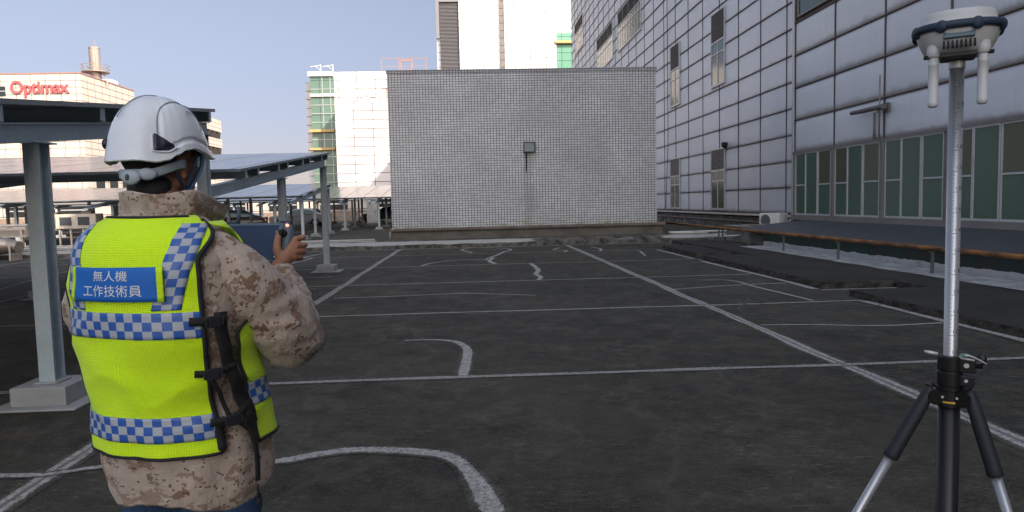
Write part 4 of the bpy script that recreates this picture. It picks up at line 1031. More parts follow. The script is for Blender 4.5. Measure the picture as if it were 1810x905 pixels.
def arc(th, z):            # metres along the surface from the spine
    n = max(1, int(abs(th)/.08)); a = 0.; pp = Vector(S0(0, z))
    for i in range(1, n+1):
        q = Vector(S0(th*i/n, z)); a += (q-pp).length; pp = q
    return a if th >= 0 else -a
def th_of(u, z):           # inverse of arc
    lo, hi = -math.pi, math.pi
    for _ in range(18):
        m = (lo+hi)/2
        if arc(m, z) < u: lo = m
        else: hi = m
    return (lo+hi)/2
# ---- jacket: trunk, collar and sleeves
J = MB()
NT_, rows, uvs = 132, [], []
zs_ = [.672+i*(1.505-.672)/110 for i in range(111)]
for z in zs_:
    row, ur = [], []
    for k in range(NT_+1):
        th = -math.pi+2*math.pi*k/NT_
        zz = z + (.012*math.sin(th*3+1)+.02*math.cos(th))*(1-_sm(z, .67, .8))
        row.append(S(th, max(zz, .645))); ur.append((th*.215, zz))
    rows.append(row); uvs.append(ur)
# turned-in hem
inn = [Vector((p.x*.965, p.y*.965, p.z+.012)) for p in rows[0]]; inn2 = [Vector((p.x*.93, p.y*.93, p.z+.10)) for p in rows[0]]
J.grid([inn2, inn]+rows, [[(u, v-.1) for u, v in uvs[0]], [(u, v-.01) for u, v in uvs[0]]]+uvs)
# collar
cr, cu_ = [], []
CT = 72
for i in range(13):
    t_ = i/12; row, ur = [], []
    for k in range(CT+1):
        th = R(-172)+R(344)*k/CT; fr = _sm(abs(math.degrees(th)), 105, 165)
        a_ = .098+.006*t_+.012*math.sin(t_*3.1); b_ = .104+.018*t_
        z = 1.462+.088*t_*(1-.28*fr)+.006*math.sin(th*4+t_*2)
        rr = 1+fr*(.42+.40*t_)
        p = Vector((a_*math.sin(th)*(1+fr*.25*t_), .018-b_*math.cos(th)*rr, z-.02*fr))
        p += Vector((math.sin(th), -math.cos(th), 0))*(mnoise.noise(Vector((th*1.8, t_*2.2, 3)))*.010)
        row.append(p); ur.append((th*.11, z))
    cr.append(row); cu_.append(ur)
top = cr[-1]; cr.append([p*1.0+Vector((-.006*math.sin(R(-172)+R(344)*k/CT), .006*math.cos(R(-172)+R(344)*k/CT), -.001)) for k, p in enumerate(top)])
cr.append([Vector((p.x*.88, (p.y-.018)*.88+.018, p.z-.07)) for p in top]); cu_ += [cu_[-1], cu_[-1]]
J.grid(cr, cu_)
# sleeves
def sleeve(pts, rad, seed, flip=1):
    cp = catmull(pts, .012); n = len(cp)
    L = [0.]
    for i in range(1, n): L.append(L[-1]+(cp[i]-cp[i-1]).length)
    key = [0.]
    for i in range(1, len(pts)): key.append(key[-1]+(Vector(pts[i])-Vector(pts[i-1])).length)
    rr = []
    for l in L:
        q = l/L[-1]*key[-1]
        for i in range(len(key)-1):
            if key[i] <= q <= key[i+1]+1e-9: break
        t_ = (q-key[i])/(key[i+1]-key[i]); t_ = t_*t_*(3-2*t_); rr.append(rad[i]*(1-t_)+rad[i+1]*t_)
    m = MB(); m.tube(cp, rr, 56, cap=False)
    nv = 56
    elbow = key[-1]*.52
    for i in range(n):
        q = L[i]/L[-1]*key[-1]; c = cp[i]
        bend = math.exp(-((q-elbow)/.09)**2)
        for k in range(nv):
            v = Vector(m.v[i*nv+k]); d = (v-c).normalized(); a = 2*math.pi*k/nv
            f = mnoise.noise(Vector((math.cos(a)*1.6+seed, math.sin(a)*1.6, q*9)))*.010
            f += (1-2*abs(mnoise.noise(Vector((math.cos(a)*.9+seed, math.sin(a)*.9+5, q*26+math.sin(a)*1.2)))))*(.004+.011*bend+.006*(q > key[-1]*.62))
            f *= _sm(L[-1]-L[i], .0, .03)*.85+.15
            m.v[i*nv+k] = tuple(v+d*f)
    J_v = len(J.v); J.v += m.v; J.f += [tuple(q+J_v for q in f) for f in m.f]; J.uv += m.uv; J.mi += m.mi
    # cuff: a slightly tighter doubled band
    e, d = cp[-1], (cp[-1]-cp[-4]).normalized(); r_ = rr[-1]
    J.tube([e-d*.034, e-d*.032, e-d*.002, e, e-d*.012], [r_+.001, r_+.005, r_+.004, r_+.001, r_-.004], 40, cap=False)
sleeve([(.10, -.01, 1.375), (.165, .0, 1.360), (.215, .045, 1.300), (.252, .125, 1.20), (.262, .195, 1.115), (.232, .255, 1.14), (.17, .32, 1.235), (.128, .350, 1.300)],
       [.055, .078, .088, .090, .082, .074, .058, .040], 1.3)
sleeve([(-.10, -.01, 1.375), (-.165, -.005, 1.365), (-.225, .0, 1.315), (-.285, .03, 1.225), (-.302, .085, 1.16), (-.265, .17, 1.175), (-.18, .29, 1.26), (-.128, .350, 1.310)],
       [.055, .076, .080, .078, .076, .068, .054, .040], 8.1)
jk = J.build('jacket', CAMO, PR_, smooth=True)
# zip-seam cord on the forearm sleeve, waist toggle
mb = MB(); mb.tube(catmull([(.205, .262, 1.245), (.235, .235, 1.20), (.262, .205, 1.165)], .01), .0028, 6); mb.build('sleeve_zip', WEB, jk, smooth=True)
mb = MB(); p = S(R(88), .70, .008); mb.tube([p+Vector((0, 0, .02)), p, p-Vector((0, 0, .025))], .003, 6); mb.ell(p-Vector((0, 0, .03)), (.008, .008, .012), 10, 8); mb.build('toggle', WEB, jk, smooth=True)

# ---- vest
def the(z):      # armhole edge of the back panel (degrees)
    return 57.5+26*_sm(z, 1.37, 1.445)
VZ0, VZ1 = .850, 1.474
V = MB(); VO = .011
def vpanel(tf0, tf1, z0, z1, nth, nz, off, uvf=None):
    rows, uv = [], []
    for i in range(nz+1):
        z = z0+(z1-z0)*i/nz; r_, u_ = [], []
        a0, a1 = tf0(z), tf1(z); s0, s1 = arc(R(a0), z), arc(R(a1), z)
        for k in range(nth+1):
            t_ = k/nth; th = R(a0+(a1-a0)*t_)
            r_.append(S(th, z, off)); u_.append((s0+(s1-s0)*t_, z))
        rows.append(r_); uv.append(u_)
    return rows, uv
r1, u1 = vpanel(lambda z: -the(z), the, VZ0, VZ1, 70, 90, VO); V.grid(r1, u1)
thf = lambda z: 88-4.5*_sm(z, .95, 1.15)+42*_sm(z, 1.17, 1.26)-46*_sm(z, 1.425, 1.455)
r2, u2 = vpanel(thf, lambda z: 360-thf(z), VZ0-.0, 1.455, 70, 60, VO+.004)
V.grid(r2, u2)
vest = V.build('vest', HIVIS, PR_, smooth=True, solid=.004, solid_off=1)
def piping(pts, r=.0048, name='piping'):
    mb = MB(); mb.tube(pts, r, 8); return mb.build(name, PIPING, vest, smooth=True)
zz_ = [VZ0+(VZ1-.012-VZ0)*i/60 for i in range(61)]
piping([S(R(the(z)), z, VO+.003) for z in zz_], .0065); piping([S(R(-the(z)), z, VO+.003) for z in zz_], .0065)
piping([S(R(a), VZ0, VO+.003) for a in range(-57, 59, 3)])
piping([S(R(a), VZ1-.003, VO+.003) for a in range(-70, 71, 4)])
zf = [VZ0+(1.40-VZ0)*i/50 for i in range(51)]
piping([S(R(thf(z)), z, VO+.007) for z in zf]); piping([S(R(360-thf(z)), z, VO+.007) for z in zf])
piping([S(R(a), VZ0, VO+.007) for a in range(88, 273, 4)])
# hanging lower front flap corner under the arm
def hband(z0f, z1f, a0, a1, name, off=.0165, mat=CHECK, par=None, us=0.0):
    rows, uv = [], []
    nz, nt_ = 8, 60
    for i in range(nz+1):
        r_, u_ = [], []
        for k in range(nt_+1):
            t_ = k/nt_; th = R(a0+(a1-a0)*t_); z = z0f(t_)*(1-i/nz)+z1f(t_)*i/nz
            r_.append(S(th, z, off)); u_.append((arc(th, z)+us, (z1f(t_)-z0f(t_))*i/nz))
        rows.append(r_); uv.append(u_)
    mb = MB(); mb.grid(rows, uv); return mb.build(name, mat, par or vest, smooth=True, solid=.0015, solid_off=1)
hband(lambda t: 1.180-.006*t, lambda t: 1.2475-.006*t, -57, 56.5, 'reflective_band')
hband(lambda t: .8935, lambda t: .961, -57, 57, 'reflective_band')
hband(lambda t: .955, lambda t: 1.0225, 87.5, 150, 'reflective_band', .0205)
def vband(path, wd, name, off=.0165):
    # path: (theta deg, z), top to bottom
    n = len(path); pts = catmull([(p[0], p[1]) for p in path], .01*1.0) if False else None
    P = []
    for i in range(n-1):
        for k in range(10): t_ = k/10; P.append((path[i][0]*(1-t_)+path[i+1][0]*t_, path[i][1]*(1-t_)+path[i+1][1]*t_))
    P.append(path[-1]); rows, uv = [], []; acc = 0; pp = None
    for a, z in P:
        c = S(R(a), z, off)
        if pp is not None: acc += (c-pp).length
        pp = c; u0 = arc(R(a), z); r_, u_ = [], []
        for k in range(7):
            u = -wd/2+wd*k/6; r_.append(S(th_of(u0+u, z), z, off)); u_.append((u+wd/2, acc))
        rows.append(r_); uv.append(u_)
    mb = MB(); mb.grid(rows[::-1], uv[::-1]); return mb.build(name, CHECK, vest, smooth=True, solid=.0015, solid_off=1)
vband([(69, 1.452), (61, 1.436), (53, 1.415), (46, 1.385), (41, 1.345), (37, 1.29), (34.5, 1.249)], .066, 'reflective_band')
vband([(-50, 1.452), (-41, 1.43), (-34, 1.40), (-27, 1.345), (-25, 1.29), (-25, 1.249)], .066, 'reflective_band')
# name patch with printed characters
PZ0, PZ1, PA0, PA1 = 1.274, 1.360, -22.0, 31.5
rows, uv = [], []
for i in range(9):
    z = PZ0+(PZ1-PZ0)*i/8
    rows.append([S(R(PA0+(PA1-PA0)*k/40), z-.010*(k/40-.5)*0, .0225) for k in range(41)])
mb = MB(); mb.grid(rows)
pat = mb.build('name_patch', PATCHB, vest, smooth=True, solid=.004, solid_off=1)
for a0, a1 in ((PA0-1.5, PA0+.8), (PA1-.8, PA1+3.0)):
    mb = MB(); mb.grid([[S(R(a0+(a1-a0)*k/5), PZ0-.002+(PZ1-PZ0+.004)*i/6, .0245) for k in range(6)] for i in range(7)])
    mb.build('patch_edge', HIVIS, vest, smooth=True, solid=.005, solid_off=1)
mb = MB(); u0_, u1_ = arc(R(PA0), 1.316), arc(R(PA1), 1.316); uc = (u0_+u1_)/2
def put_text(s, zc, h, wd, pm):
    me = text_mesh(s, 1.0, 0.0, bold=0.0)
    xs = [v.co.x for v in me.vertices]; ys = [v.co.y for v in me.vertices]
    if not xs: return
    x0, x1, y0, y1 = min(xs), max(xs), min(ys), max(ys)
    b = len(pm.v)
    for v in me.vertices:
        u = uc+((v.co.x-x0)/(x1-x0)-.5)*wd; z = zc+((v.co.y-y0)/(y1-y0)-.5)*h
        pm.v.append(tuple(S(th_of(u, z), z, .0278)))
    for p in me.polygons: pm.f.append(tuple(q+b for q in p.vertices)); pm.uv.append([(0, 0)]*len(p.vertices)); pm.mi.append(0)
put_text("無人機", 1.3395, .026, .092, mb); put_text("工作技術員", 1.3020, .029, .158, mb)
mb.build('lettering', PWHITE, vest)

# ---- straps on the side
def webbing(path, wd, name='side_strap', off=.016, thick=.0025, par=None):
    P = []
    for i in range(len(path)-1):
        for k in range(8): t_ = k/8; P.append([path[i][j]*(1-t_)+path[i+1][j]*t_ for j in range(2)])
    P.append(list(path[-1])); pts = [S(R(a), z, off) for a, z in P]; n = len(pts); rows = []
    for i, p in enumerate(pts):
        d = (pts[min(n-1, i+1)]-pts[max(0, i-1)]).normalized(); a, z = P[i]
        nn = (S(R(a), z, off+.02)-p).normalized(); s_ = d.cross(nn).normalized()
        rows.append([p-s_*wd/2+nn*.001, p+nn*.002, p+s_*wd/2+nn*.001])
    mb = MB(); mb.grid(rows); return mb.build(name, WEB, par or vest, smooth=True, solid=thick, solid_off=0)
webbing([(70, 1.235), (69, 1.19), (73, 1.10), (79, 1.0), (84, .925), (85, .905)], .036, 'side_panel', .020)
webbing([(48, 1.218), (62, 1.213), (74, 1.215)], .022, off=.022); webbing([(48, 1.078), (62, 1.073), (80, 1.085)], .018, off=.022)
webbing([(52, .940), (66, .935), (88, .97)], .022, off=.022); webbing([(60, .945), (72, .93), (80, .895), (81, .83), (79.5, .745)], .016, off=.026)
webbing([(58, 1.06), (63, 1.02), (66, .95), (67, .935)], .012, off=.026)
webbing([(58, .925), (57.5, .86)], .022, off=.018)
for a, z in ((64, 1.213), (60, 1.073), (68, .937)):
    c = S(R(a), z, .030); nn = (S(R(a), z, .05)-c).normalized(); tt = Vector((0, 0, 1)).cross(nn).normalized(); up = nn.cross(tt)
    M = Matrix(((tt.x, nn.x, up.x, c.x), (tt.y, nn.y, up.y, c.y), (tt.z, nn.z, up.z, c.z), (0, 0, 0, 1)))
    mb = MB(); mb.obox(M, .034, .010, .030); mb.obox(M @ Matrix.Translation((.021, .001, 0)), .008, .007, .024); mb.obox(M @ Matrix.Translation((-.021, .001, 0)), .008, .007, .024)
    mb.build('buckle', PIPING, vest, bevel=.003)

# ---- jeans and shoes
def remesh(mb, name, mat, parent, vox, smooth=2):
    me = bpy.data.meshes.new('tmp'); me.from_pydata(mb.v, [], mb.f); o = bpy.data.objects.new('tmp', me); COL.objects.link(o)
    m = o.modifiers.new('r', 'REMESH'); m.mode = 'VOXEL'; m.voxel_size = vox; m.use_smooth_shade = True
    if smooth: s_ = o.modifiers.new('s', 'SMOOTH'); s_.iterations = smooth; s_.factor = .5
    dg = bpy.context.evaluated_depsgraph_get(); nm = bpy.data.meshes.new_from_object(o.evaluated_get(dg)); bpy.data.objects.remove(o)
    nm.name = name; nm.materials.clear(); nm.materials.append(mat)
    nm.polygons.foreach_set("use_smooth", [True]*len(nm.polygons))
    r_ = bpy.data.objects.new(name, nm); COL.objects.link(r_)
    if parent is not None: r_.parent = parent
    return r_
mb = MB(); mb.ell((0, .045, .86), (.185, .145, .17), 28, 16)
for s_ in (-1, 1):
    mb.tube(catmull([(s_*.09, .045, .86), (s_*.10, .05, .72), (s_*.105, .055, .50), (s_*.11, .03, .28), (s_*.115, .02, .10)], .04), [.118-.0022*i for i in range(len(catmull([(s_*.09, .045, .86), (s_*.10, .05, .72), (s_*.105, .055, .50), (s_*.11, .03, .28), (s_*.115, .02, .10)], .04)))], 20)
je = remesh(mb, 'jeans', DENIM, PR_, .012, 3)
for v in je.data.vertices:
    c = v.co; c += v.normal*(.006*mnoise.noise(c*12)+.005*(1-2*abs(mnoise.noise(Vector((c.x*8, c.y*8, c.z*22))))))
for s_ in (-1, 1):
    mb = MB(); mb.ell((s_*.12, .03, .075), (.045, .06, .065), 16, 10); mb.ell((s_*.125, .12, .05), (.05, .10, .045), 18, 10); mb.ell((s_*.12, -.02, .05), (.042, .05, .045), 16, 10)
    mb.box(s_*.122-.045, s_*.122+.045, -.06, .20, .012, .035)
    sh = remesh(mb, 'shoe', simple('dark_shoe', (.03, .028, .026), .6), PR_, .006, 3)
    mb = MB(); mb.tube([(s_*.122, -.065, .014), (s_*.124, .05, .014), (s_*.126, .215, .014)], [.042, .050, .040], 16, el=.28); mb.build('sole', simple('shoe_sole', (.05, .045, .04), .9), sh)

# ---- body: head, neck, trunk, arms, hands as one skin
Bd = MB()
def seg(a, b, r0, r1=None, m=None, n=3, sg=14):
    a, b = Vector(a), Vector(b); r1 = r0 if r1 is None else r1
    Bd.tube([a.lerp(b, i/n) for i in range(n+1)], [r0+(r1-r0)*i/n for i in range(n+1)], sg); Bd.ell(a, (r0,)*3, sg, 8); Bd.ell(b, (r1,)*3, sg, 8)
def hp(x, y, z): return HW((x, y+.018, z))
Bd.ell(hp(0, -.012, .020), (.076, .094, .095), 28, 18)                    # cranium
Bd.ell(hp(0, .030, -.035), (.064, .062, .075), 24, 16)                   # face
Bd.ell(hp(0, .050, -.088), (.042, .040, .034), 20, 12)                   # jaw
Bd.ell(hp(0, .075, -.108), (.022, .018, .016), 14, 10)                   # chin
seg(hp(-.050, .0, -.075), hp(-.018, .072, -.105), .018, .014); seg(hp(.050, .0, -.075), hp(.018, .072, -.105), .018, .014)
seg(hp(-.03, .080, .002), hp(.03, .080, .002), .013)                    # brow
seg(hp(0, .088, -.012), hp(0, .108, -.050), .008, .013); Bd.ell(hp(.011, .097, -.054), (.008, .009, .007), 10, 8); Bd.ell(hp(-.011, .097, -.054), (.008, .009, .007), 10, 8)
seg(hp(-.018, .084, -.076), hp(.018, .084, -.076), .0075); seg(hp(-.015, .083, -.087), hp(.015, .083, -.087), .0078)   # lips
for s_ in (-1, 1):
    Bd.ell(hp(s_*.042, .062, -.040), (.020, .020, .020), 14, 10)          # cheekbone
    M = Matrix.Rotation(R(-12*s_), 3, 'Z') @ Matrix.Rotation(R(10), 3, 'X')
    Bd.ell(hp(s_*.079, -.006, -.030), (.006, .019, .032), 16, 12, M)      # ear
    seg(hp(s_*.084, -.022, -.016), hp(s_*.083, -.020, -.042), .0045); seg(hp(s_*.084, -.022, -.016), hp(s_*.083, .002, -.004), .0045); Bd.ell(hp(s_*.081, .0, -.058), (.006, .009, .010), 10, 8)
seg(hp(0, -.028, -.05), (0, .0, 1.44), .054, .062, n=5, sg=20); seg((0, .0, 1.44), (0, .0, 1.30), .07, .12)
Bd.ell((0, .0, 1.22), (.15, .10, .18), 24, 14); Bd.ell((0, .02, 1.0), (.14, .10, .18), 24, 14); Bd.ell((0, .035, .86), (.14, .10, .10), 24, 12)
seg((-.16, 0, 1.38), (.16, 0, 1.38), .045)
for s_ in (-1, 1): seg((s_*.09, .04, .86), (s_*.105, .05, .5), .08, .055); seg((s_*.105, .05, .5), (s_*.115, .02, .1), .05, .035)
seg((.16, .0, 1.37), (.262, .195, 1.115), .045, .038); seg((.262, .195, 1.115), (.124, .352, 1.308), .036, .026)
seg((-.16, .0, 1.37), (-.302, .085, 1.16), .045, .038); seg((-.302, .085, 1.16), (-.124, .352, 1.316), .036, .026)
# tablet frame
TC = Vector((0, .402, 1.383)); TU = Vector((0, .30, .954)).normalized(); TN = Vector((0, -TU.z, TU.y))
def tp(s_, h, d): return TC+Vector((s_, 0, 0))+TU*h+TN*d
def hand(sg_):
    def q(a): return tp(sg_*a[0], a[1], a[2])
    wr = q((.124, -.082, .030))
    seg(Vector((sg_*.124, .352, 1.31)), q((.140, -.052, .020)), .0255, .024)
    # palm: a fan of metacarpals to the knuckles
    kn = [(.158, .014, .004), (.163, -.006, .002), (.163, -.026, .001), (.159, -.044, .002)]
    for k_ in kn: seg(q((.140, -.058, .020)), q(k_), .0165, .0115)
    seg(q((.142, -.04, .018)), q((.152, -.01, .010)), .017, .013)
    f = {0: [kn[0], (.167, .026, -.020), (.158, .032, -.040), (.140, .034, -.046)],
         1: [kn[1], (.171, .000, -.022), (.164, .006, -.044), (.138, .010, -.050)],
         2: [kn[2], (.170, -.021, -.022), (.163, -.018, -.044), (.136, -.016, -.050)],
         3: [kn[3], (.165, -.041, -.018), (.158, -.042, -.038), (.138, -.040, -.046)]}
    rr = {0: (.0105, .0095, .0086, .0078), 1: (.011, .0098, .009, .008), 2: (.0105, .0095, .0087, .0078), 3: (.0095, .0085, .0078, .007)}
    for k_, pts in f.items():
        for i in range(3): seg(q(pts[i]), q(pts[i+1]), rr[k_][i], rr[k_][i+1], sg=12)
    th_ = [(.132, -.060, .030), (.118, -.030, .040), (.112, .000, .036), (.108, .024, .027)]
    for i, (a, b) in enumerate(((.0165, .0135), (.0135, .0115), (.0115, .0105))): seg(q(th_[i]), q(th_[i+1]), a, b, sg=12)
hand(1); hand(-1)
body = remesh(Bd, 'body', SKIN, PR_, .0028, 3)
# eyes, nails, hair
for s_ in (-1, 1):
    mb = MB(); mb.ell(hp(s_*.031, .078, -.016), (.011, .011, .011), 14, 10); mb.build('eye', simple('eye_white', (.6, .58, .55), .2), PR_, smooth=True)
    mb = MB(); a = tp(s_*.1085, .027, .0375); mb.ell(a, (.0065, .0025, .009), 12, 8, Matrix.Rotation(R(17), 3, 'X')); mb.build('thumb_nail', simple('nail', (.45, .25, .19), .35), body, smooth=True)
mb = MB(); rows = []
for i in range(30):
    ph = R(8+i*5.1); row = []
    for k in range(61):
        a = R(k*6); fwd = math.cos(a)     # 1 = forehead
        r_ = 1.0
        z = .1*math.cos(ph)
        lim = -.078 if fwd < -.22 else (-.078+.093*_sm(fwd, -.22, .12) if fwd < .12 else .015)
        x, y = .0845*math.sin(ph)**.85*math.sin(a), (.108 if fwd < 0 else .1)*math.sin(ph)**.85*math.cos(a)-.016
        zz = .024+z*1.02
        if zz < lim: zz = lim; x *= .93; y = (y+.014)*.93-.014
        p = Vector(hp(x, y, zz)); p += Vector((math.sin(a), math.cos(a), 0))*.002*mnoise.noise(Vector((a*9, zz*12, 1)))
        row.append(p)
    rows.append(row)
mb.grid(rows[::-1]); mb.build('hair', HAIR, PR_, smooth=True)
mb = MB(); mb.ell(hp(0, -.045, -.092), (.066, .052, .060), 24, 14); mb.build('hair', HAIR, PR_, smooth=True)

# ---- helmet
H = MB(); NA, NTT = 180, 64
rows = [[Vector(HW(HS(a*360/NA, (i/NTT)**1.25, 0.))) for a in range(NA+1)] for i in range(NTT+1)]
inr = [[Vector(HW(HS(a*360/NA, (i/16)**1.25, -.010, False))) for a in range(NA+1)] for i in range(14)]
rim1 = [rows[0][a].lerp(inr[0][a], .5)+Vector((0, 0, -.003)) for a in range(NA+1)]
H.grid((inr[::-1]+[rim1]+rows))
he = H.build('helmet', HELM, PR_, smooth=True)
mb = MB(); mb.grid([[Vector(HW(HS(a*4, .02+(i/16)**1.25*.97, -.014, False))) for a in range(91)] for i in range(14)]); mb.build('lining', HDARK, he, smooth=True)
def hpath(pts, off, mir=1):
    out = []
    for i in range(len(pts)-1):
        for k in range(6): t_ = k/6; out.append(Vector(HW(HS(mir*(pts[i][0]*(1-t_)+pts[i+1][0]*t_), pts[i][1]*(1-t_)+pts[i+1][1]*t_, off))))
    out.append(Vector(HW(HS(mir*pts[-1][0], pts[-1][1], off)))); return out
edge = [(121, .18), (123, .3), (121.5, .46), (116, .56), (104, .635), (88, .655), (72, .645), (58, .58), (50, .46), (50, .34), (54, .27)]
def smooth_pts(p):
    c = catmull([(a/100, b) for a, b in p], .02); return [(v.x*100, v.y) for v in c]
for s_ in (1, -1):
    mb = MB(); mb.tube(hpath(smooth_pts(edge), .0005, s_), .0028, 8, el=.6); mb.build('shell_edge', HGREY, he, smooth=True)
    # dark vent at the foot of the side shell
    rows = []
    for i in range(9):
        t_ = i/8; lo = .105-.0*t_; 
        row = []
        for k in range(9):
            u = k/8; al = 127-22*u; tt0, tt1 = .105-.02*u, .27-.165*u**1.3
            row.append(Vector(HW(HS(s_*al, tt0+(tt1-tt0)*t_, .0035))))
        rows.append(row)
    mb = MB(); mb.grid(rows); mb.build('vent', HVENT, he, smooth=True, solid=.002, solid_off=0)
    mb = MB(); mb.tube(hpath([(129, .26), (129, .10), (116, .075), (103, .065)], .003, s_), .0022, 6); mb.build('vent_frame', HELM, he, smooth=True)
    # clip at the rear
    # side creases on the crown
    mb = MB(); mb.tube(hpath(smooth_pts([(80, .40), (76, .46), (70, .44), (64, .49), (57, .46)]), .0035, s_), .0012, 6); mb.build('crease', HGREY, he, smooth=True)
mb = MB(); mb.tube([Vector(HW((0, .145*math.cos(R(a))*.97, .163*math.sin(R(a))+.003))) for a in range(35, 150, 5)], .0016, 6); mb.build('crown_seam', HGREY, he, smooth=True)
# headband and nape adjuster
def hb(al, z, r_=0.): return Vector(hp((.086+r_)*math.sin(R(al)), (.104+r_)*math.cos(R(al))-.014, z))
mb = MB()
mb.grid([[hb(al, z+(.028*_sm(140-abs(180-al)*0-al, 0, 55) if al < 180 else .028*_sm(al-220, 0, 55)), .008+(.002 if 0 < i < 5 else 0)) for al in range(85, 191, 5)] for i, z in enumerate((-.068, -.064, -.058, -.052, -.046, -.042))])
mb.build('headband', ADJ, he, smooth=True, solid=.004, solid_off=1)
def hbell(al, z, r_, rad, name, mat):
    c = hb(al, z, r_); d = (hb(al, z, r_+.03)-c).normalized(); x_ = Vector((0, 0, 1)).cross(d).normalized(); y_ = d.cross(x_)
    M = Matrix(((x_.x, d.x, y_.x), (x_.y, d.y, y_.y), (x_.z, d.z, y_.z))); mb = MB(); mb.ell(c, rad, 22, 14, M); return mb, c, x_, d, y_, mb.build(name, mat, he, smooth=True)
hbell(140, -.056, .012, (.024, .008, .0165), 'adjuster_housing', ADJ)
_, c, x_, d, y_, kn_ = hbell(162, -.064, .014, (.027, .011, .021), 'adjuster_knob', ADJ)
for k in range(9):
    a = k*.698; q = c+x_*math.cos(a)*.0265+y_*math.sin(a)*.0205; mb = MB(); mb.cyl(q-d*.006, q+d*.008, .0036, 8); mb.build('knob_rib', ADJ, kn_, smooth=True) if False else None
mb = MB(); mb.ell(c+d*.0085-x_*.004, (.007, .007, .009), 12, 8); mb.build('adjuster_slot', simple('dark_slot', (.06, .08, .10), .6), he, smooth=True)
c = Vector(HW(HS(209, .17, .001))); mb = MB(); mb.ell(c, (.010, .010, .015), 12, 8); mb.build('lamp_clip', HVENT, he, smooth=True)
for s_ in (1, -1):
    j_ = Vector(hp(s_*.073, .012, -.100))
    mb = MB(); mb.tube(catmull([Vector(hp(s_*.093, .035, .0)), Vector(hp(s_*.085, .024, -.045)), j_, Vector(hp(s_*.045, .045, -.130)), Vector(hp(0, .055, -.134))], .01), .0055, 8, el=.45); mb.build('chin_strap', NAVY, he, smooth=True)
    mb = MB(); mb.tube(catmull([Vector(hp(s_*.088, -.045, -.01)), Vector(hp(s_*.083, -.025, -.062)), j_], .01), .0048, 8, el=.45); mb.build('chin_strap', NAVY, he, smooth=True)
    mb = MB(); mb.tube(catmull([Vector(hp(s_*.092, .055, .005)), Vector(hp(s_*.083, .058, -.032)), Vector(hp(s_*.078, .040, -.070)), j_], .01), [.007]*len(catmull([Vector(hp(s_*.092, .055, .005)), Vector(hp(s_*.083, .058, -.032)), Vector(hp(s_*.078, .040, -.070)), j_], .01)), 8, el=.5); mb.build('chin_strap', TEAL, he, smooth=True)
    mb = MB(); mb.ell(j_, (.006, .011, .013), 12, 8); mb.build('strap_slider', NAVY, he, smooth=True)
# ---- the controller held in both hands
CT_ = thing('controller_tablet', 'blue grey rugged remote controller with dark screen held in both hands', 'remote controller', (-.8625, 2.024, 0), R(-20))
CT_.location = Matrix.Rotation(R(-20), 4, 'Z') @ Vector((0, .402, 1.383)) + Vector((-.8625, 2.024, 0))
TM = Matrix(((1, 0, 0), (0, -TN.y, TU.y), (0, -TN.z, TU.z))).to_4x4()   # local x, depth(away), up
SHELLC = simple('blue_grey_controller_shell', (.085, .12, .155), .5, var=.08, coat=.1); SCR = NT('dark_blue_screen'); SCR.p(col=(.018, .040, .10), rough=.2, spec=.6); SCR = SCR.m
def tobj(mb, name, mat, par, **k):
    for i in range(len(mb.v)): mb.v[i] = tuple(TM @ Vector(mb.v[i]))
    return mb.build(name, mat, par, **k)
mb = MB(); mb.box(-.108, .108, -.014, .014, -.070, .070); sh_ = tobj(mb, 'shell', SHELLC, CT_, bevel=.008)
for s_ in (-1, 1):
    mb = MB(); mb.tube([(s_*.118, 0, -.074), (s_*.122, 0, -.05), (s_*.124, .004, 0), (s_*.122, 0, .045), (s_*.112, 0, .068)], [.012, .019, .020, .019, .013], 18); tobj(mb, 'grip', SHELLC, CT_, smooth=True)
    mb = MB(); mb.cyl((s_*.119, -.012, .030), (s_*.119, -.026, .030), .0135, 20); mb.cyl((s_*.119, -.026, .030), (s_*.119, -.034, .030), .006, 12); mb.cyl((s_*.119, -.034, .030), (s_*.119, -.038, .030), .0095, 16, r2=.008); tobj(mb, 'joystick', BLACK, CT_, smooth=False)
    mb = MB(); mb.box(s_*.105-.022, s_*.105+.022, -.004, .016, .068, .080); tobj(mb, 'corner_bumper', simple('dark_blue_rubber', (.03, .055, .09), .7), CT_, bevel=.006)
mb = MB(); mb.box(-.101, .097, -.0165, -.0142, -.058, .060); tobj(mb, 'screen', SCR, CT_)
mb = MB(); mb.box(-.104, .100, -.0155, -.0141, -.061, -.0581); mb.box(-.104, .100, -.0155, -.0141, .0601, .063); mb.box(.0971, .100, -.0155, -.0141, -.058, .060); tobj(mb, 'screen_rim', simple('pale_blue_rim', (.16, .21, .26), .4), CT_)
mb = MB(); mb.cyl((.128, -.014, .058), (.128, -.020, .058), .0045, 12); t = NT('red_led'); t.p(col=(.8, .1, .06), emc=(1, .18, .1), ems=2.0); tobj(mb, 'indicator_light', t.m, CT_)
mb = MB(); mb.cyl((.096, -.014, -.048), (.096, -.019, -.048), .0035, 12); tobj(mb, 'screw', ALU, CT_)
mb = MB(); mb.tube([(-.085, .01, .075), (-.09, .012, .11), (-.10, .012, .135)], .006, 8); tobj(mb, 'antenna', SHELLC, CT_, smooth=True)
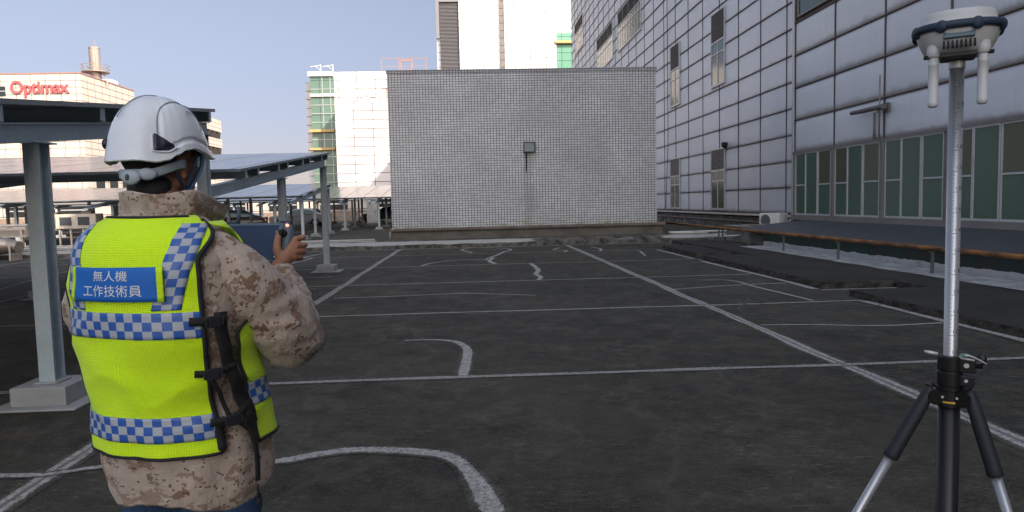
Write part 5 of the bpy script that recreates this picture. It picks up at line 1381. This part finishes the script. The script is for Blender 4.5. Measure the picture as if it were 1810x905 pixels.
# ------------------------------------------------------------------ survey receiver, pole and tripod
PX, PY = 1.171, 1.660
WHT = simple('off_white_receiver_plastic', (.50, .51, .50), .38, var=.05, coat=.1); BUMP = simple('dark_blue_rubber_bumper', (.016, .033, .06), .6, var=.15, bump=.15, bs=120)
ALUP = NT('brushed_survey_pole'); c = ALUP.co(); s = ALUP.sep(c)
ALUP.p(col=ALUP.mix(ALUP.noise(ALUP.mp(c, (1, 1, .05)), 60., 3), (.40, .41, .42), (.52, .53, .54)), rough=.34, metal=.75)
ALUP = ALUP.m
GN = thing('gnss_receiver', 'off white satellite survey receiver with dark rubber ring and two stub antennas on the pole', 'survey receiver', (PX, PY, 1.822), R(-33))
def octo(r, k=.035, al=0.): return [r*(1+k*math.cos(4*(2*math.pi*i/64+al))) for i in range(64)]
def ring_loft(prof, name, mat, par, **kw):
    rows = []
    for r_, z_ in prof:
        rr = octo(r_); rows.append([(rr[i % 64]*math.cos(2*math.pi*i/64+.785), rr[i % 64]*math.sin(2*math.pi*i/64+.785), z_) for i in range(65)])
    mb = MB(); mb.grid(rows); return mb.build(name, mat, par, smooth=True, **kw)
ring_loft([(.0, .0), (.052, .0), (.063, .003), (.074, .016), (.083, .034), (.088, .048), (.0895, .056), (.090, .064), (.087, .070), (.083, .074), (.0805, .086), (.079, .094), (.0755, .098), (.069, .1005), (.045, .1025), (0, .1035)], 'housing', WHT, GN)
# top plate line
ring_loft([(.0895, .055), (.0945, .053), (.0985, .056), (.1005, .062), (.0985, .068), (.0945, .071), (.0885, .072)], 'bumper_ring', BUMP, GN)
for k in range(8):
    a = math.pi/8+k*math.pi/4; r_ = .0925
    mb = MB(); mb.ell((r_*math.cos(a), r_*math.sin(a), .060), (.0095, .014, .0145), 14, 10, Matrix.Rotation(a, 3, 'Z')); mb.build('bumper_lug', BUMP, GN, smooth=True)
# front display and slots: front is local -Y
M_ = Matrix.Translation((0, -.0815, .030)) @ Matrix.Rotation(R(-24), 4, 'X')
mb = MB(); mb.obox(M_ @ Matrix.Translation((0, -.0025, .009)), .062, .008, .016); mb.build('display', simple('display_grey_blue', (.10, .15, .19), .35), GN, bevel=.002)
for k in range(8):
    mb = MB(); mb.obox(M_ @ Matrix.Translation((-.030+k*.0086, .0005, -.014)), .0045, .008, .016); mb.build('port_slot', BLACK, GN)
mb = MB(); mb.box(-.036, .036, -.062, .02, -.008, .004); mb.build('base_block', simple('black_receiver_base', (.02, .02, .022), .5), GN, bevel=.003)
for s_ in (-1, 1):
    mb = MB(); mb.lathe([(.0135, .028), (.015, .012), (.014, .002), (.0125, .0)], (s_*.049, -.050, -.004), 18); mb.build('antenna_mount', WHT, GN, smooth=True)
    mb = MB(); mb.lathe([(.0105, .002), (.0105, -.012), (.0113, -.013), (.0113, -.019), (.0108, -.020), (.0103, -.10), (.0112, -.1005), (.0108, -.112), (.008, -.116)], (s_*.049, -.050, -.004), 18); mb.build('stub_antenna', WHT, GN, smooth=True)
    mb = MB(); mb.box(s_*.062-.008, s_*.062+.008, -.058, -.042, -.006, .002); mb.build('mount_clip', BLACK, GN, bevel=.002)
SP = thing('survey_pole', 'graduated aluminium survey pole standing upright through the tripod head', 'pole', (PX, PY, 0))
mb = MB(); mb.lathe([(.0155, .03), (.0155, 1.806)], (0, 0, 0), 32); mb.build('tube', ALUP, SP, smooth=True)
mb = MB(); mb.lathe([(.017, 1.795), (.0175, 1.797), (.0175, 1.812), (.012, 1.814), (.012, 1.818)], (0, 0, 0), 28); mb.build('top_collar', ALU, SP)
mb = MB(); mb.lathe([(.0005, 0), (.010, .03), (.0158, .04), (.0158, .09)], (0, 0, 0), 20); mb.build('point', ALU, SP)
TK = simple('graduation_ink', (.05, .055, .07), .6)
# scale facing the viewer, a little left of the centre line
va = math.atan2(-PY, -PX)
def tick(z, a0, a1, h, mb):
    n = 5
    mb.grid([[(.0157*math.cos(va+a0+(a1-a0)*k/n), .0157*math.sin(va+a0+(a1-a0)*k/n), zz) for k in range(n+1)] for zz in (z, z+h)])
mb = MB()
for i in range(int((1.79-1.10)/.005)):
    z = 1.10+i*.005; big = i % 10 == 0; mid = i % 2 == 0
    tick(z, -.42, -.42+(1.0 if big else .50 if mid else .34), .0009 if not big else .0012, mb)
gm = mb.build('graduation', TK, SP); gm['kind'] = 'stuff' if False else 'x'; del gm['kind']
for i in range(0, 14):
    z = 1.106+i*.05; me = text_mesh('1.%d' % (10+5*i) if 10+5*i < 100 else '1', .012, 0.)
    mb = MB()
    for v in me.vertices:
        a = va+.15+v.co.x/.0157; mb.v.append((.0158*math.cos(a), .0158*math.sin(a), z+v.co.y))
    for p in me.polygons: mb.f.append(tuple(p.vertices)); mb.uv.append([(0, 0)]*len(p.vertices)); mb.mi.append(0)
    mb.build('numeral', TK, SP)
# tripod
BLK = simple('black_anodised', (.012, .012, .013), .38, .2, spec=.5); BLKR = simple('black_ribbed_rubber', (.012, .015, .02), .7)
TP = thing('tripod', 'black tripod with aluminium legs clamped around the survey pole', 'tripod', (PX, PY, 0))
mb = MB(); mb.lathe([(.0245, .08), (.0245, .975)], (0, 0, 0), 28); mb.build('centre_tube', BLK, TP, smooth=True)
mb = MB(); mb.lathe([(.026, .972), (.029, .974), (.029, .983), (.0282, .985), (.0282, 1.012), (.03, 1.014), (.03, 1.022), (.026, 1.024)], (0, 0, 0), 28); mb.build('hinge_collar', BLK, TP)
mb = MB(); mb.lathe([(.0287, .9835), (.0289, .9845), (.0289, .9875), (.0287, .9885)], (0, 0, 0), 28); mb.build('yellow_ring', simple('yellow_mark', (.5, .32, .03), .5), TP)
cl = thing  # clamp head
mb = MB(); mb.lathe([(.0265, 1.024), (.0275, 1.026), (.0275, 1.058), (.0255, 1.060), (.0255, 1.063), (.0275, 1.065), (.0275, 1.096), (.022, 1.099), (.0165, 1.099)], (0, 0, 0), 28); ch = mb.build('clamp_head', BLK, TP)
vdir = Vector((PX, PY, 0)).normalized(); vlat = Vector((vdir.y, -vdir.x, 0))
def vm(x, y, z, rz=0.):      # viewer-facing frame: x to the right, y away
    a = math.atan2(vlat.y, vlat.x)+rz; return Matrix.Translation(vlat*x+vdir*y+Vector((0, 0, z))) @ Matrix.Rotation(a, 4, 'Z')
mb = MB(); mb.obox(vm(.036, 0, 1.078), .034, .036, .034); mb.obox(vm(.036, 0, 1.040), .030, .034, .028); mb.build('clamp_jaw', BLK, TP, bevel=.003)
mb = MB()
for z in (1.080, 1.042): p = vlat*.034-vdir*.018; mb.cyl(p+Vector((0, 0, z)), p-vdir*.003+Vector((0, 0, z)), .0058 if z > 1.06 else .004, 14)
for sx in (-.014, .016): p = vlat*sx-vdir*.027; mb.cyl(p+Vector((0, 0, .999)), p-vdir*.003+Vector((0, 0, .999)), .003, 10)
mb.build('screw', ALU, TP)
mb = MB(); mb.cyl(vlat*.052+Vector((0, 0, 1.085)), vlat*.066+Vector((0, 0, 1.087)), .015, 12); mb.ell(vlat*.064+Vector((0, 0, 1.095)), (.012, .012, .016), 12, 8); mb.build('clamp_knob', BLK, TP)
mb = MB(); mb.tube(catmull([vlat*.018-vdir*.02+Vector((0, 0, 1.100)), vlat*.035-vdir*.02+Vector((0, 0, 1.106)), vlat*.055-vdir*.015+Vector((0, 0, 1.098)), vlat*.075-vdir*.01+Vector((0, 0, 1.086))], .006), .0018, 8); mb.tube([vlat*.02-vdir*.02+Vector((0, 0, 1.098)), vlat*.05-vdir*.018+Vector((0, 0, 1.094))], .0022, 8)
mb.build('spring_wire', ALU, TP, smooth=True)
mb = MB(); mb.tube([vlat*-.026+Vector((0, 0, 1.100)), vlat*-.045+Vector((0, 0, 1.102)), vlat*-.056+Vector((0, 0, 1.104))], [.004, .0045, .003], 10); mb.build('release_lever', ALU, TP, smooth=True)
mb = MB(); mb.ell(vlat*.030-vdir*.012+Vector((0, 0, 1.103)), (.012, .012, .006), 16, 8); mb.build('bubble_level', simple('green_bubble_vial', (.10, .20, .13), .15), TP, smooth=True)
GRIP = NT('ribbed_grip_rubber'); c = GRIP.co('UV'); 
GRIP.p(col=(.012, .015, .02), rough=.6, spec=.45, normal=GRIP.bump(GRIP.n('ShaderNodeTexVoronoi', {'Vector': c, 'Scale': 380.}).outputs['Distance'], .35, .001)); GRIP = GRIP.m
for (dx, dy), s_ in (((-.996, .09), .555), ((.42, -.908), .345), ((.576, .817), .45)):
    d2 = Vector((dx, dy, 0)).normalized(); h0 = d2*.052+Vector((0, 0, 1.004)); dr = (d2*s_-Vector((0, 0, 1))).normalized(); ft = h0+dr*(h0.z/abs(dr.z)*.992)
    side = d2.cross(Vector((0, 0, 1)))
    mb = MB(); mb.beam(d2*.024+Vector((0, 0, 1.0)), d2*.045+Vector((0, 0, .999)), .014, .030); mb.cyl(d2*.040-side*.016+Vector((0, 0, .998)), d2*.040+side*.016+Vector((0, 0, .998)), .0195, 20)
    mb.ell(d2*.040+Vector((0, 0, 1.006)), (.014, .014, .020), 12, 8)
    lg = mb.build('leg', BLK, TP)
    mb = MB(); pp = [h0-dr*.018, h0-dr*.012, h0-dr*.006, h0+dr*.006, h0+dr*.06, h0+dr*.13, h0+dr*.17, h0+dr*.182, h0+dr*.186]
    mb.tube(pp, [.006, .013, .013, .0145, .0168, .0170, .0175, .0180, .0155], 20); mb.build('grip', GRIP, lg, smooth=True)
    mb = MB(); mb.tube([h0-dr*.02+side*-.004, h0-dr*.024, h0-dr*.02+side*.022], .006, 8); mb.build('leg_screw', BLK, lg)
    mb = MB(); mb.tube([h0+dr*.17, h0+(ft-h0)*.62], .0115, 18); mb.build('upper_tube', ALUP, lg, smooth=True)
    a = h0+(ft-h0)*.62; mb = MB(); mb.tube([a-dr*.03, a+dr*.03], .0165, 16); mb.beam(a-d2*.02+dr*0, a+d2*.03, .02, .025); mb.build('leg_clamp', BLK, lg)
    mb = MB(); mb.tube([a, ft-dr*.05], .0085, 16); mb.build('lower_tube', ALUP, lg, smooth=True)
    mb = MB(); mb.tube([ft-dr*.06, ft-dr*.02, ft], [.011, .012, .002], 14); mb.build('foot', BLK, lg)
